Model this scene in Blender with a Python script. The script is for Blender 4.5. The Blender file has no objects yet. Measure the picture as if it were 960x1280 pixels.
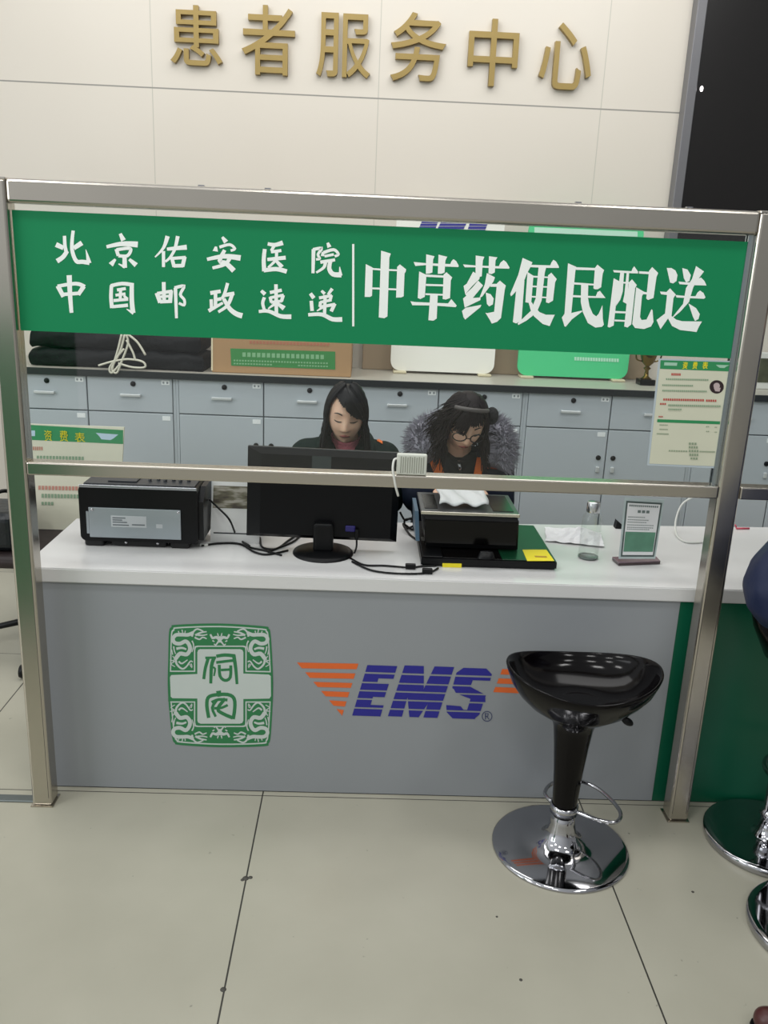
import bpy, bmesh, math, random
from mathutils import Vector, Matrix
from mathutils.geometry import tessellate_polygon
random.seed(7)
SC = bpy.context.scene
COL = SC.collection

# ------------------------------------------------------------------ camera, world, lights, exposure
F_PX, PITCH, ROLL, YAW = 1083.26, 0.281483, 0.0423612, 0.0298089
CAM = Vector((0.910898, -2.321168, 1.65))
fwd = Vector((math.sin(YAW)*math.cos(PITCH), math.cos(YAW)*math.cos(PITCH), -math.sin(PITCH)))
rt0 = Vector((math.cos(YAW), -math.sin(YAW), 0)); up0 = rt0.cross(fwd)
RT = math.cos(ROLL)*rt0 + math.sin(ROLL)*up0
UP = -math.sin(ROLL)*rt0 + math.cos(ROLL)*up0
cd = bpy.data.cameras.new('camera'); cam = bpy.data.objects.new('camera', cd); COL.objects.link(cam)
cd.sensor_fit = 'HORIZONTAL'; cd.sensor_width = 36; cd.lens = F_PX/960*36; cd.clip_start = .05
m3 = Matrix((RT, UP, -fwd)).transposed()
cam.matrix_world = Matrix.Translation(CAM) @ m3.to_4x4()
SC.camera = cam

W = bpy.data.worlds.new('world'); SC.world = W; W.use_nodes = True
nt = W.node_tree; nt.nodes.clear()
wo = nt.nodes.new('ShaderNodeOutputWorld'); bg = nt.nodes.new('ShaderNodeBackground')
tc = nt.nodes.new('ShaderNodeTexCoord'); sx = nt.nodes.new('ShaderNodeSeparateXYZ'); cr = nt.nodes.new('ShaderNodeValToRGB')
mr = nt.nodes.new('ShaderNodeMapRange'); mr.inputs['From Min'].default_value = -1; mr.inputs['From Max'].default_value = 1
nt.links.new(tc.outputs['Generated'], sx.inputs[0]); nt.links.new(sx.outputs['Z'], mr.inputs['Value'])
mxr = nt.nodes.new('ShaderNodeMapRange'); mxr.inputs['From Min'].default_value = -.8; mxr.inputs['From Max'].default_value = .6; mxr.inputs['To Min'].default_value = 2.5; mxr.inputs['To Max'].default_value = .8  # background raised on the left side, added to brighten the steel
mlt = nt.nodes.new('ShaderNodeMix'); mlt.data_type = 'RGBA'; mlt.blend_type = 'MULTIPLY'; mlt.inputs[0].default_value = 1
nt.links.new(sx.outputs['X'], mxr.inputs['Value']); nt.links.new(mr.outputs[0], cr.inputs[0]); nt.links.new(cr.outputs[0], mlt.inputs[6]); nt.links.new(mxr.outputs[0], mlt.inputs[7]); nt.links.new(mlt.outputs[2], bg.inputs[0]); nt.links.new(bg.outputs[0], wo.inputs[0])
cr.color_ramp.elements[0].position = .35; cr.color_ramp.elements[0].color = (.30, .30, .29, 1)
cr.color_ramp.elements[1].position = .60; cr.color_ramp.elements[1].color = (.62, .64, .65, 1)
bg.inputs[1].default_value = .55

def area(name, loc, target, sx_, sy_, power, color=(1, 1, 1)):
    l = bpy.data.lights.new(name, 'AREA'); l.shape = 'RECTANGLE'; l.size = sx_; l.size_y = sy_; l.energy = power; l.color = color
    o = bpy.data.objects.new(name, l); COL.objects.link(o); o.location = loc
    o.rotation_euler = (Vector(target)-Vector(loc)).to_track_quat('-Z', 'Y').to_euler(); return o
area('office_ceiling_light', (1.0, 1.35, 3.7), (1.0, 1.55, 0), 4.0, 1.2, 47, (1, .985, .97))
for lx in (-1.6, .7, 3.0):
    for ly in (-1.3, -3.3): area('hall_ceiling_light', (lx, ly, 4.2), (lx*.4+.5, ly+1.6, .6), .7, .35, 17, (1, .99, .97))
area('hall_fill_light', (-4.5, -3.0, 2.8), (1.0, .6, 1.0), 3.0, 2.4, 80, (.95, .985, 1))  # unseen fill light added from the left front to brighten the faces
vs = SC.view_settings; vs.view_transform = 'Standard'; vs.look = 'None'; vs.gamma = 1; vs.use_curve_mapping = False; vs.exposure = 0.0

# ------------------------------------------------------------------ helpers
def ray(u, v): return fwd + RT*((u-480)/F_PX) - UP*((v-640)/F_PX)
def onY(u, v, y): d = ray(u, v); return CAM + d*((y-CAM.y)/d.y)
def onZ(u, v, z): d = ray(u, v); return CAM + d*((z-CAM.z)/d.z)

def lin(c):
    if isinstance(c, str):
        c = [int(c[i:i+2], 16)/255 for i in (0, 2, 4)]
        c = [x/12.92 if x <= .04045 else ((x+.055)/1.055)**2.4 for x in c]
    return tuple(c[:3])+(1,)
MATS = {}
def mat(name, col, rough=.5, metal=0, var=.04, scale=14, bump=0, bscale=60, spec=.5, coat=0, sss=0):
    if name in MATS: return MATS[name]
    m = bpy.data.materials.new(name); m.use_nodes = True; n = m.node_tree; b = n.nodes['Principled BSDF']
    c = lin(col)
    b.inputs['Roughness'].default_value = rough; b.inputs['Metallic'].default_value = metal
    b.inputs['Specular IOR Level'].default_value = spec; b.inputs['Coat Weight'].default_value = coat; b.inputs['Coat Roughness'].default_value = .05
    if sss: b.inputs['Subsurface Weight'].default_value = sss; b.inputs['Subsurface Radius'].default_value = (.01, .004, .002)
    t = n.nodes.new('ShaderNodeTexCoord'); nz = n.nodes.new('ShaderNodeTexNoise'); nz.inputs['Scale'].default_value = scale; nz.inputs['Detail'].default_value = 3
    mx = n.nodes.new('ShaderNodeMix'); mx.data_type = 'RGBA'
    mx.inputs[6].default_value = tuple(max(0, x*(1-var)) for x in c[:3])+(1,); mx.inputs[7].default_value = tuple(min(1, x*(1+var)) for x in c[:3])+(1,)
    n.links.new(t.outputs['Object'], nz.inputs['Vector']); n.links.new(nz.outputs['Fac'], mx.inputs[0]); n.links.new(mx.outputs[2], b.inputs['Base Color'])
    if bump:
        n2 = n.nodes.new('ShaderNodeTexNoise'); n2.inputs['Scale'].default_value = bscale; n2.inputs['Detail'].default_value = 4
        bp = n.nodes.new('ShaderNodeBump'); bp.inputs['Strength'].default_value = bump; bp.inputs['Distance'].default_value = .01
        n.links.new(t.outputs['Object'], n2.inputs['Vector']); n.links.new(n2.outputs['Fac'], bp.inputs['Height']); n.links.new(bp.outputs[0], b.inputs['Normal'])
    MATS[name] = m; return m

def glass_mat(name, tint, gloss=.02, edge=None):
    m = bpy.data.materials.new(name); m.use_nodes = True; n = m.node_tree; n.nodes.clear()
    o = n.nodes.new('ShaderNodeOutputMaterial'); mx = n.nodes.new('ShaderNodeMixShader'); tr = n.nodes.new('ShaderNodeBsdfTransparent'); gl = n.nodes.new('ShaderNodeBsdfGlossy')
    fr = n.nodes.new('ShaderNodeLayerWeight'); fr.inputs[0].default_value = .5
    pw = n.nodes.new('ShaderNodeMath'); pw.operation = 'POWER'; pw.inputs[1].default_value = 4
    ma = n.nodes.new('ShaderNodeMath'); ma.operation = 'MULTIPLY_ADD'; ma.inputs[1].default_value = .4; ma.inputs[2].default_value = .035
    n.links.new(fr.outputs['Facing'], pw.inputs[0]); n.links.new(pw.outputs[0], ma.inputs[0])
    tr.inputs[0].default_value = tint; gl.inputs['Roughness'].default_value = gloss
    n.links.new(ma.outputs[0], mx.inputs[0]); n.links.new(tr.outputs[0], mx.inputs[1]); n.links.new(gl.outputs[0], mx.inputs[2]); n.links.new(mx.outputs[0], o.inputs[0])
    MATS[name] = m; return m

def obj(name, me, mats, parent=None):
    o = bpy.data.objects.new(name, me); COL.objects.link(o)
    for m in (mats if isinstance(mats, (list, tuple)) else [mats]): me.materials.append(m)
    if parent is not None: o.parent = parent
    return o
def root_loc(o):
    v = Vector((0, 0, 0))
    while o is not None: v = v + Vector(o.location); o = o.parent
    return v
def tag(o, label=None, cat=None, group=None, kind=None):
    if label: o['label'] = label
    if cat: o['category'] = cat
    if group: o['group'] = group
    if kind: o['kind'] = kind
    return o
def thing(name, label, cat, loc=(0, 0, 0), group=None):
    o = bpy.data.objects.new(name, None); COL.objects.link(o); o.location = loc; o.empty_display_size = .05
    return tag(o, label, cat, group)
def dup(o, loc=None, parent=None):
    c = o.copy(); COL.objects.link(c)
    if loc is not None: c.location = loc
    if parent is not None: c.parent = parent
    for ch in [x for x in o.children]: dup(ch, None, c)
    return c

class MB:
    """collects shapes in world coordinates; build() links them as one mesh object"""
    def __init__(s): s.bm = bmesh.new()
    def box(s, x0, x1, y0, y1, z0, z1, bev=0, seg=2, mi=0, M=None):
        r = bmesh.ops.create_cube(s.bm, size=1); vs_ = r['verts']
        for v in vs_: v.co = Vector((x0+(v.co.x+.5)*(x1-x0), y0+(v.co.y+.5)*(y1-y0), z0+(v.co.z+.5)*(z1-z0)))
        fs = set(f for v in vs_ for f in v.link_faces)
        if bev:
            es = list(set(e for v in vs_ for e in v.link_edges))
            r2 = bmesh.ops.bevel(s.bm, geom=es, offset=bev, segments=seg, profile=.5, affect='EDGES', clamp_overlap=True)
            vs_ = list(set(r2['verts']) | set(v for v in vs_ if v.is_valid)); fs = set(f for v in vs_ for f in v.link_faces)
        for f in fs: f.material_index = mi; f.smooth = False
        if M is not None:
            for v in set(v for f in fs for v in f.verts): v.co = M @ v.co
        return s
    def lathe(s, prof, c=(0, 0, 0), n=32, mi=0, sx=1, sy=1, M=None, smooth=True, fn=None):
        rings = []; c = Vector(c)
        for (r, z) in prof:
            ring = []
            if r < 1e-6: ring = [s.bm.verts.new(Vector((0, 0, z)))]
            else:
                for i in range(n):
                    a = 2*math.pi*i/n; p = Vector((r*sx*math.cos(a), r*sy*math.sin(a), z))
                    if fn: p = fn(p, a)
                    ring.append(s.bm.verts.new(p))
            rings.append(ring)
        fs = []
        for a, b in zip(rings[:-1], rings[1:]):
            for i in range(n):
                j = (i+1) % n
                if len(a) == 1 and len(b) == 1: continue
                if len(a) == 1: fs.append(s.bm.faces.new((a[0], b[i], b[j])))
                elif len(b) == 1: fs.append(s.bm.faces.new((a[i], b[0], a[j])))
                else: fs.append(s.bm.faces.new((a[i], b[i], b[j], a[j])))
        for f in fs: f.material_index = mi; f.smooth = smooth
        for ring in rings:
            for v in ring:
                v.co = (M @ v.co) if M is not None else v.co + c
        return s
    def tube(s, pts, r, n=8, mi=0, closed=False, r1=None, caps=True, sub=0):
        P = [Vector(p) for p in pts]
        if sub: P = spline(P, sub, closed)
        L = len(P); rings = []; up = None
        for i in range(L):
            if closed: t = P[(i+1) % L]-P[i-1]
            else: t = P[min(i+1, L-1)]-P[max(i-1, 0)]
            if t.length < 1e-9: t = Vector((0, 0, 1))
            t.normalize()
            if up is None: up = Vector((0, 0, 1)) if abs(t.z) < .9 else Vector((1, 0, 0))
            a = t.cross(up)
            if a.length < 1e-4: a = t.cross(Vector((1, .3, 0)))
            a.normalize(); b = a.cross(t).normalized(); up = b
            rr = r if r1 is None else r+(r1-r)*i/(L-1)
            rings.append([s.bm.verts.new(P[i]+(a*math.cos(2*math.pi*k/n)+b*math.sin(2*math.pi*k/n))*rr) for k in range(n)])
        pr = list(zip(rings[:-1], rings[1:]))+([(rings[-1], rings[0])] if closed else [])
        for a, b in pr:
            for k in range(n):
                f = s.bm.faces.new((a[k], a[(k+1) % n], b[(k+1) % n], b[k])); f.smooth = True; f.material_index = mi
        if caps and not closed:
            for rg in (rings[0][::-1], rings[-1]):
                f = s.bm.faces.new(rg); f.material_index = mi
        return s
    def prism(s, pts, off, mi=0):
        """closed outline of world points extruded by vector off"""
        off = Vector(off); P = [Vector(p) for p in pts]
        a = [s.bm.verts.new(p) for p in P]; b = [s.bm.verts.new(p+off) for p in P]
        for tri in tessellate_polygon([P]):
            try:
                s.bm.faces.new([a[i] for i in tri]).material_index = mi; s.bm.faces.new([b[i] for i in reversed(tri)]).material_index = mi
            except ValueError: pass
        for i in range(len(a)):
            j = (i+1) % len(a); s.bm.faces.new((a[j], a[i], b[i], b[j])).material_index = mi
        return s
    def poly(s, pts, mi=0):
        P = [Vector(p) for p in pts]; a = [s.bm.verts.new(p) for p in P]
        for tri in tessellate_polygon([P]):
            try: s.bm.faces.new([a[i] for i in tri]).material_index = mi
            except ValueError: pass
        return s
    def ball(s, c, rx, ry, rz, mi=0, n=24, M=None):
        return s.lathe([(math.sin(math.pi*i/(n//2)), -math.cos(math.pi*i/(n//2))) for i in range(n//2+1)], n=n, mi=mi,
                       M=Matrix.Translation(Vector(c)) @ (M or Matrix.Identity(4)) @ Matrix.Diagonal((rx, ry, rz, 1)))
    def build(s, name, mats, parent=None, label=None, recalc=True):
        if recalc: bmesh.ops.recalc_face_normals(s.bm, faces=s.bm.faces[:])
        me = bpy.data.meshes.new(name)
        if parent is not None:
            o_ = root_loc(parent)
            for v in s.bm.verts: v.co -= o_
        s.bm.to_mesh(me); s.bm.free()
        o = obj(name, me, mats, parent)
        if label: o['label'] = label
        return o
    def build_at(s, name, mats, loc):
        """top-level mesh with its origin at loc"""
        for v in s.bm.verts: v.co -= Vector(loc)
        o = s.build(name, mats); o.location = loc; return o

def spline(P, k, closed=False):
    out = []; L = len(P)
    rng = range(L) if closed else range(L-1)
    for i in rng:
        p0 = P[i-1] if (closed or i > 0) else P[0]; p1 = P[i]; p2 = P[(i+1) % L]; p3 = P[(i+2) % L] if (closed or i+2 < L) else P[-1]
        for j in range(k):
            t = j/k
            out.append(.5*((2*p1)+(-p0+p2)*t+(2*p0-5*p1+4*p2-p3)*t*t+(-p0+3*p1-3*p2+p3)*t**3))
    if not closed: out.append(P[-1])
    return out

# flat lettering on the plane y = const, drawn in measured picture coordinates
class Ink:
    def __init__(s, y, ox=0, oy=0, k=1.0, mapf=None):
        s.mb = MB(); s.y = y; s.ox, s.oy, s.k = ox, oy, k; s.e = 0; s.mapf = mapf
    def P(s, p):
        if s.mapf: q = s.mapf(p[0], p[1]); return q + s.nrm()*s.e
        q = onY(s.ox+p[0]*s.k, s.oy+p[1]*s.k, s.y); q.y -= s.e; return q
    def nrm(s): return Vector((0, -1, 0))
    def poly(s, pts, mi=0): s.e += .00002; s.mb.poly([s.P(p) for p in pts], mi); return s
    def quad(s, x0, y0, x1, y1, mi=0): return s.poly([(x0, y0), (x1, y0), (x1, y1), (x0, y1)], mi)
    def stroke(s, pts, w0, w1=None, mi=0, smooth=0):
        w1 = w0 if w1 is None else w1
        P = [Vector((p[0], p[1], 0)) for p in pts]
        if smooth and len(P) > 2: P = spline(P, smooth)
        L = len(P); ds = [0]
        for a, b in zip(P[:-1], P[1:]): ds.append(ds[-1]+(b-a).length)
        ws = [w0+(w1-w0)*d/max(ds[-1], 1e-6) for d in ds]
        left, right = [], []
        for i in range(L):
            t = (P[min(i+1, L-1)]-P[max(i-1, 0)]).normalized(); nrm = Vector((-t.y, t.x, 0))
            if 0 < i < L-1:
                a = (P[i]-P[i-1]).normalized(); b = (P[i+1]-P[i]).normalized(); c = max(.55, math.sqrt(max(0, (1+a.dot(b))/2))); nrm = nrm/c
            left.append(P[i]+nrm*ws[i]/2); right.append(P[i]-nrm*ws[i]/2)
        s.e += .00002
        for i in range(L-1):
            vs_ = [s.mb.bm.verts.new(s.P(q)) for q in (left[i], left[i+1], right[i+1], right[i])]
            s.mb.bm.faces.new(vs_).material_index = mi
        return s
    def disc(s, c, r, mi=0, n=20, ry=None): return s.poly([(c[0]+r*math.cos(2*math.pi*i/n), c[1]+(ry or r)*math.sin(2*math.pi*i/n)) for i in range(n)], mi)
    def ring(s, c, r, w, mi=0, n=20): return s.stroke([(c[0]+r*math.cos(2*math.pi*i/n), c[1]+r*math.sin(2*math.pi*i/n)) for i in range(n+1)], w, mi=mi)
    def build(s, name, mats, parent): return s.mb.build(name, mats, parent, recalc=False)

def glyph(ch, extrude, offset=0):
    c = bpy.data.curves.new('glyph', 'FONT'); c.body = ch; c.size = 1; c.extrude = extrude; c.offset = offset
    o = bpy.data.objects.new('glyph', c); COL.objects.link(o); bpy.context.view_layer.update()
    me = bpy.data.meshes.new_from_object(o.evaluated_get(bpy.context.evaluated_depsgraph_get()))
    bpy.data.objects.remove(o); bpy.data.curves.remove(c); return me
def glyph_fit(name, ch, x0, x1, z0, z1, y, depth, m, parent=None, offset=0):
    """a character standing on the plane y, filling the given rectangle; its back on y, its face depth nearer the viewer"""
    me = glyph(ch, .5, offset)
    xs = [v.co.x for v in me.vertices]; ys = [v.co.y for v in me.vertices]
    ax, bx, ay, by = min(xs), max(xs), min(ys), max(ys)
    o_ = root_loc(parent) if parent is not None else Vector(((x0+x1)/2, y, z0))
    for v in me.vertices:
        p = Vector((x0+(v.co.x-ax)/(bx-ax)*(x1-x0), y-depth*(v.co.z+.5), z0+(v.co.y-ay)/(by-ay)*(z1-z0)))
        v.co = p-o_
    me.name = name; o = obj(name, me, m, parent)
    if parent is None: o.location = o_
    return o

# ------------------------------------------------------------------ materials
M_steel = mat('brushed_steel', 'c4beb4', .26, 1, var=.05, scale=5)
M_chrome = mat('chrome', 'b6b6ba', .06, 1, var=.01)
M_black = mat('black_plastic', '0b0c0e', .38, var=.15, spec=.25)
M_blackgloss = mat('gloss_black', '080707', .14, var=.1, spec=.25)
M_green = mat('sign_green', '0f8151', .5, var=.04, scale=3, spec=.25)
M_white = mat('sign_white', 'f2f7f3', .5, var=.02)
M_grey = mat('panel_grey', '92969a', .42, var=.03, scale=4)
M_dgreen = mat('panel_green', '0a5a40', .32, var=.06, scale=3)
M_top = mat('white_worktop', 'd6d6d5', .22, var=.02, scale=5)
M_cab = mat('cabinet_grey', 'b7bfc4', .45, var=.02, scale=6)
M_cabdark = mat('cabinet_gap', '6c7478', .6)
M_gold = mat('gold_letter', '968049', .42, .3, var=.06)
M_dark = mat('dark_slab', '2a3032', .3)
M_paper = mat('white_paper', 'e8e8ea', .6, var=.02)
M_cream = mat('poster_cream', 'd8d6c2', .5, var=.02)
M_red = mat('ink_red', 'b8453c', .6); M_ink = mat('ink_grey', '6a7468', .6); M_inkg = mat('ink_green', '2f7d45', .6)
M_yellow = mat('sticker_yellow', 'e9d820', .5); M_orange = mat('logo_orange', 'e0682c', .5); M_blue = mat('logo_blue', '23228a', .5)
M_logogreen = mat('logo_green', '2c7a4a', .5); M_logow = mat('logo_white', 'c3ccc8', .5, var=.02)
M_glass = glass_mat('clear_glass', (.965, .98, .975, 1))
M_bottle = glass_mat('bottle_glass', (.975, .985, .98, 1))
M_plastw = mat('white_plastic', 'd9dad4', .4)

# ------------------------------------------------------------------ setting
def floor_mat():
    m = bpy.data.materials.new('stone_floor_tile'); m.use_nodes = True; n = m.node_tree; b = n.nodes['Principled BSDF']
    t = n.nodes.new('ShaderNodeTexCoord'); s = n.nodes.new('ShaderNodeSeparateXYZ'); n.links.new(t.outputs['Object'], s.inputs[0])
    def seam(out, x0, w, half):
        a = n.nodes.new('ShaderNodeMath'); a.operation = 'SUBTRACT'; a.inputs[1].default_value = x0-w/2
        d = n.nodes.new('ShaderNodeMath'); d.operation = 'DIVIDE'; d.inputs[1].default_value = w
        f = n.nodes.new('ShaderNodeMath'); f.operation = 'FRACT'
        c = n.nodes.new('ShaderNodeMath'); c.operation = 'COMPARE'; c.inputs[1].default_value = .5; c.inputs[2].default_value = half/w
        n.links.new(out, a.inputs[0]); n.links.new(a.outputs[0], d.inputs[0]); n.links.new(d.outputs[0], f.inputs[0]); n.links.new(f.outputs[0], c.inputs[0]); return c.outputs[0]
    sx_, sy_ = seam(s.outputs['X'], .634, 1.02, .0022), seam(s.outputs['Y'], .085, .96, .0018)
    mxm = n.nodes.new('ShaderNodeMath'); mxm.operation = 'MAXIMUM'; n.links.new(sx_, mxm.inputs[0]); n.links.new(sy_, mxm.inputs[1])
    nz = n.nodes.new('ShaderNodeTexNoise'); nz.inputs['Scale'].default_value = 3.5; nz.inputs['Detail'].default_value = 6; n.links.new(t.outputs['Object'], nz.inputs['Vector'])
    cr_ = n.nodes.new('ShaderNodeMix'); cr_.data_type = 'RGBA'; cr_.inputs[6].default_value = lin('a6a393'); cr_.inputs[7].default_value = lin('b8b5a5'); n.links.new(nz.outputs['Fac'], cr_.inputs[0])
    n2 = n.nodes.new('ShaderNodeTexNoise'); n2.inputs['Scale'].default_value = 38; n.links.new(t.outputs['Object'], n2.inputs['Vector'])
    st = n.nodes.new('ShaderNodeMapRange'); st.inputs['From Min'].default_value = .73; st.inputs['From Max'].default_value = .80; n.links.new(n2.outputs['Fac'], st.inputs['Value'])
    md = n.nodes.new('ShaderNodeMix'); md.data_type = 'RGBA'; md.inputs[7].default_value = lin('7d7c72'); n.links.new(st.outputs[0], md.inputs[0]); n.links.new(cr_.outputs[2], md.inputs[6])
    ms = n.nodes.new('ShaderNodeMix'); ms.data_type = 'RGBA'; ms.inputs[7].default_value = lin('3a3834'); n.links.new(mxm.outputs[0], ms.inputs[0]); n.links.new(md.outputs[2], ms.inputs[6])
    n.links.new(ms.outputs[2], b.inputs['Base Color']); b.inputs['Roughness'].default_value = .3; b.inputs['Specular IOR Level'].default_value = .4
    return m
fl = MB().box(-6, 8, -8, 2.6, -.1, 0).build('floor', floor_mat()); tag(fl, kind='structure')
fm = MB()
for (u, v, r) in ((307, 1098, .009), (313, 1097, .006), (303, 1100, .005), (279, 1237, .007), (651, 1225, .004), (621, 1146, .003), (866, 1115, .004)):
    p = onZ(u, v, 0); fm.lathe([(0, .0014), (r, .001), (r*1.05, .0)], c=p, n=10)
tag(fm.build('floor_mark', mat('dirt_mark', '4a4842', .7), fl), kind='structure')

def wall_mat():
    m = bpy.data.materials.new('cream_wall_panel'); m.use_nodes = True; n = m.node_tree; b = n.nodes['Principled BSDF']
    t = n.nodes.new('ShaderNodeTexCoord'); s = n.nodes.new('ShaderNodeSeparateXYZ'); n.links.new(t.outputs['Object'], s.inputs[0])
    def seam(out, x0, w, half):
        a = n.nodes.new('ShaderNodeMath'); a.operation = 'SUBTRACT'; a.inputs[1].default_value = x0-w/2
        d = n.nodes.new('ShaderNodeMath'); d.operation = 'DIVIDE'; d.inputs[1].default_value = w
        f = n.nodes.new('ShaderNodeMath'); f.operation = 'FRACT'
        c = n.nodes.new('ShaderNodeMath'); c.operation = 'COMPARE'; c.inputs[1].default_value = .5; c.inputs[2].default_value = half/w
        n.links.new(out, a.inputs[0]); n.links.new(a.outputs[0], d.inputs[0]); n.links.new(d.outputs[0], f.inputs[0]); n.links.new(f.outputs[0], c.inputs[0]); return c.outputs[0]
    zx = seam(s.outputs['X'], .936, 1.13, .0022); zz = seam(s.outputs['Z'], 2.435, 1.5, .0034)
    nz = n.nodes.new('ShaderNodeTexNoise'); nz.inputs['Scale'].default_value = 1.2; n.links.new(t.outputs['Object'], nz.inputs['Vector'])
    c1 = n.nodes.new('ShaderNodeMix'); c1.data_type = 'RGBA'; c1.inputs[6].default_value = lin('cfc8bc'); c1.inputs[7].default_value = lin('d7d1c6'); n.links.new(nz.outputs['Fac'], c1.inputs[0])
    c2 = n.nodes.new('ShaderNodeMix'); c2.data_type = 'RGBA'; c2.inputs[7].default_value = lin('b9b6aa'); n.links.new(zx, c2.inputs[0]); n.links.new(c1.outputs[2], c2.inputs[6])
    c3 = n.nodes.new('ShaderNodeMix'); c3.data_type = 'RGBA'; c3.inputs[7].default_value = lin('8d8b84'); n.links.new(zz, c3.inputs[0]); n.links.new(c2.outputs[2], c3.inputs[6])
    n.links.new(c3.outputs[2], b.inputs['Base Color']); b.inputs['Roughness'].default_value = .4
    return m
tag(MB().box(-6, 8, 2.45, 2.6, 0, 4.6).build('wall_back', wall_mat()), kind='structure')
tr = MB().box(-1.9, -.06, .018, .052, 0, .006, bev=.002, seg=1).build('trim_1', mat('track_metal', '6f7676', .4, .6)); tag(tr, kind='structure')

# ------------------------------------------------------------------ wall letters
names = ['患', '者', '服', '务', '中', '心']
boxes = [(-.095, .16, 2.541, 2.806), (.255, .516, 2.513, 2.822), (.623, .891, 2.519, 2.804), (.989, 1.262, 2.517, 2.824), (1.373, 1.621, 2.512, 2.813), (1.731, 1.992, 2.513, 2.812)]
wl = ['first character from the left on the cream wall', 'second, above the left brush lettering', 'third, right of the second', 'fourth, above the pale dividing line of the banner', 'fifth, a box with one stroke through it', 'last before the black screen, three dots and a hook']
for ch, (a, b, c, d), l in zip(names, boxes, wl):
    # the boards were measured at the character faces, y = 2.42
    o = glyph_fit('wall_character', ch, a, b, c, d, 2.4505, .03, M_gold, None, .006)
    tag(o, 'gold raised Chinese wall character, '+l, 'wall lettering', 'gold raised characters on the back wall')

# ------------------------------------------------------------------ black screen on the wall
sc = thing('wall_screen', 'tall black display screen with grey edge at upper right of the cream wall', 'screen', (2.5, 2.4, 1.72))
pm = mat('screen_black', '0e0b0a', .25, var=.25, scale=25)
MB().box(2.515, 4.2, 2.385, 2.45, 1.74, 3.6).build('screen_panel', pm, sc)
fr = MB().box(2.468, 2.515, 2.37, 2.45, 1.70, 3.6, bev=.003, seg=1).box(2.515, 4.2, 2.37, 2.45, 1.70, 1.74, bev=.003, seg=1)
fr.build('screen_frame', mat('screen_frame_grey', '77777a', .4, .5), sc)
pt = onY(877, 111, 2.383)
MB().ball(pt, .008, .004, .013).build('lamp_reflection', None or mat('reflection_white', 'ffffff', .3), sc)  # glowing dot painted in for a lamp reflected in the screen
em = MATS['reflection_white'].node_tree.nodes['Principled BSDF']; em.inputs['Emission Color'].default_value = (1, .93, .93, 1); em.inputs['Emission Strength'].default_value = 4

# ------------------------------------------------------------------ steel partition
pf = thing('partition_frame', 'brushed steel partition frame standing in front of the white counter', 'partition', (0, 0, 0))
pf.location = (.955, .03, 0)
def post(x0, x1):
    mb = MB().box(x0, x1, 0, .06, .004, 1.812, bev=.008, seg=3)
    mb.box(x0-.004, x1+.004, -.004, .064, 0, .004)
    mb.box(x0-.002, x1+.002, -.0015, .0615, 1.806, 1.8135, bev=.002, seg=1)
    return mb.build('post', M_steel, pf)
post(-.06, .0); post(1.911, 1.973); post(3.55, 3.612)
tp = MB().box(0, 1.911, .0, .06, 1.753, 1.812, bev=.008, seg=3); tp.build('top_rail', M_steel, pf)
MB().box(1.973, 3.55, .0, .06, 1.753, 1.812, bev=.008, seg=3).build('top_rail', M_steel, pf)
MB().box(0, 1.911, .0, .05, 1.049, 1.085, bev=.004, seg=2).build('middle_rail', M_steel, pf)
MB().box(1.973, 3.55, .0, .05, 1.049, 1.085, bev=.004, seg=2).build('middle_rail', M_steel, pf)
sm = MB()   # dark weld seams set in from the post corners
for x in (-.0085, 1.9205, 1.9635): sm.box(x-.0007, x+.0007, -.0004, .002, .03, 1.0)
sm.build('weld_seam', mat('seam_dark', '4a4640', .5), pf)
MB().box(.001, 1.910, .027, .034, 1.085, 1.753).build('glass_pane', M_glass, pf)
MB().box(1.974, 3.549, .027, .034, 1.085, 1.753).build('glass_pane', M_glass, pf)
MB().box(1.897, 1.9105, .020, .026, 1.085, 1.753).box(1.897, 1.9105, .035, .041, 1.085, 1.753).build('glass_edge_reflection', mat('edge_reflection_alu', 'aeb9bd', .2, .9), pf)  # thin metal strips standing in for the bright reflection at the glass edge
hk = MB()
for u, v in ((335, 238), (862, 255), (722, 258), (252, 236)):
    p = onY(u, v, .03); hk.box(p.x-.008, p.x+.008, .024, .036, 1.812, 1.8165)
hk.build('rail_clip', M_chrome, pf)

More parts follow.
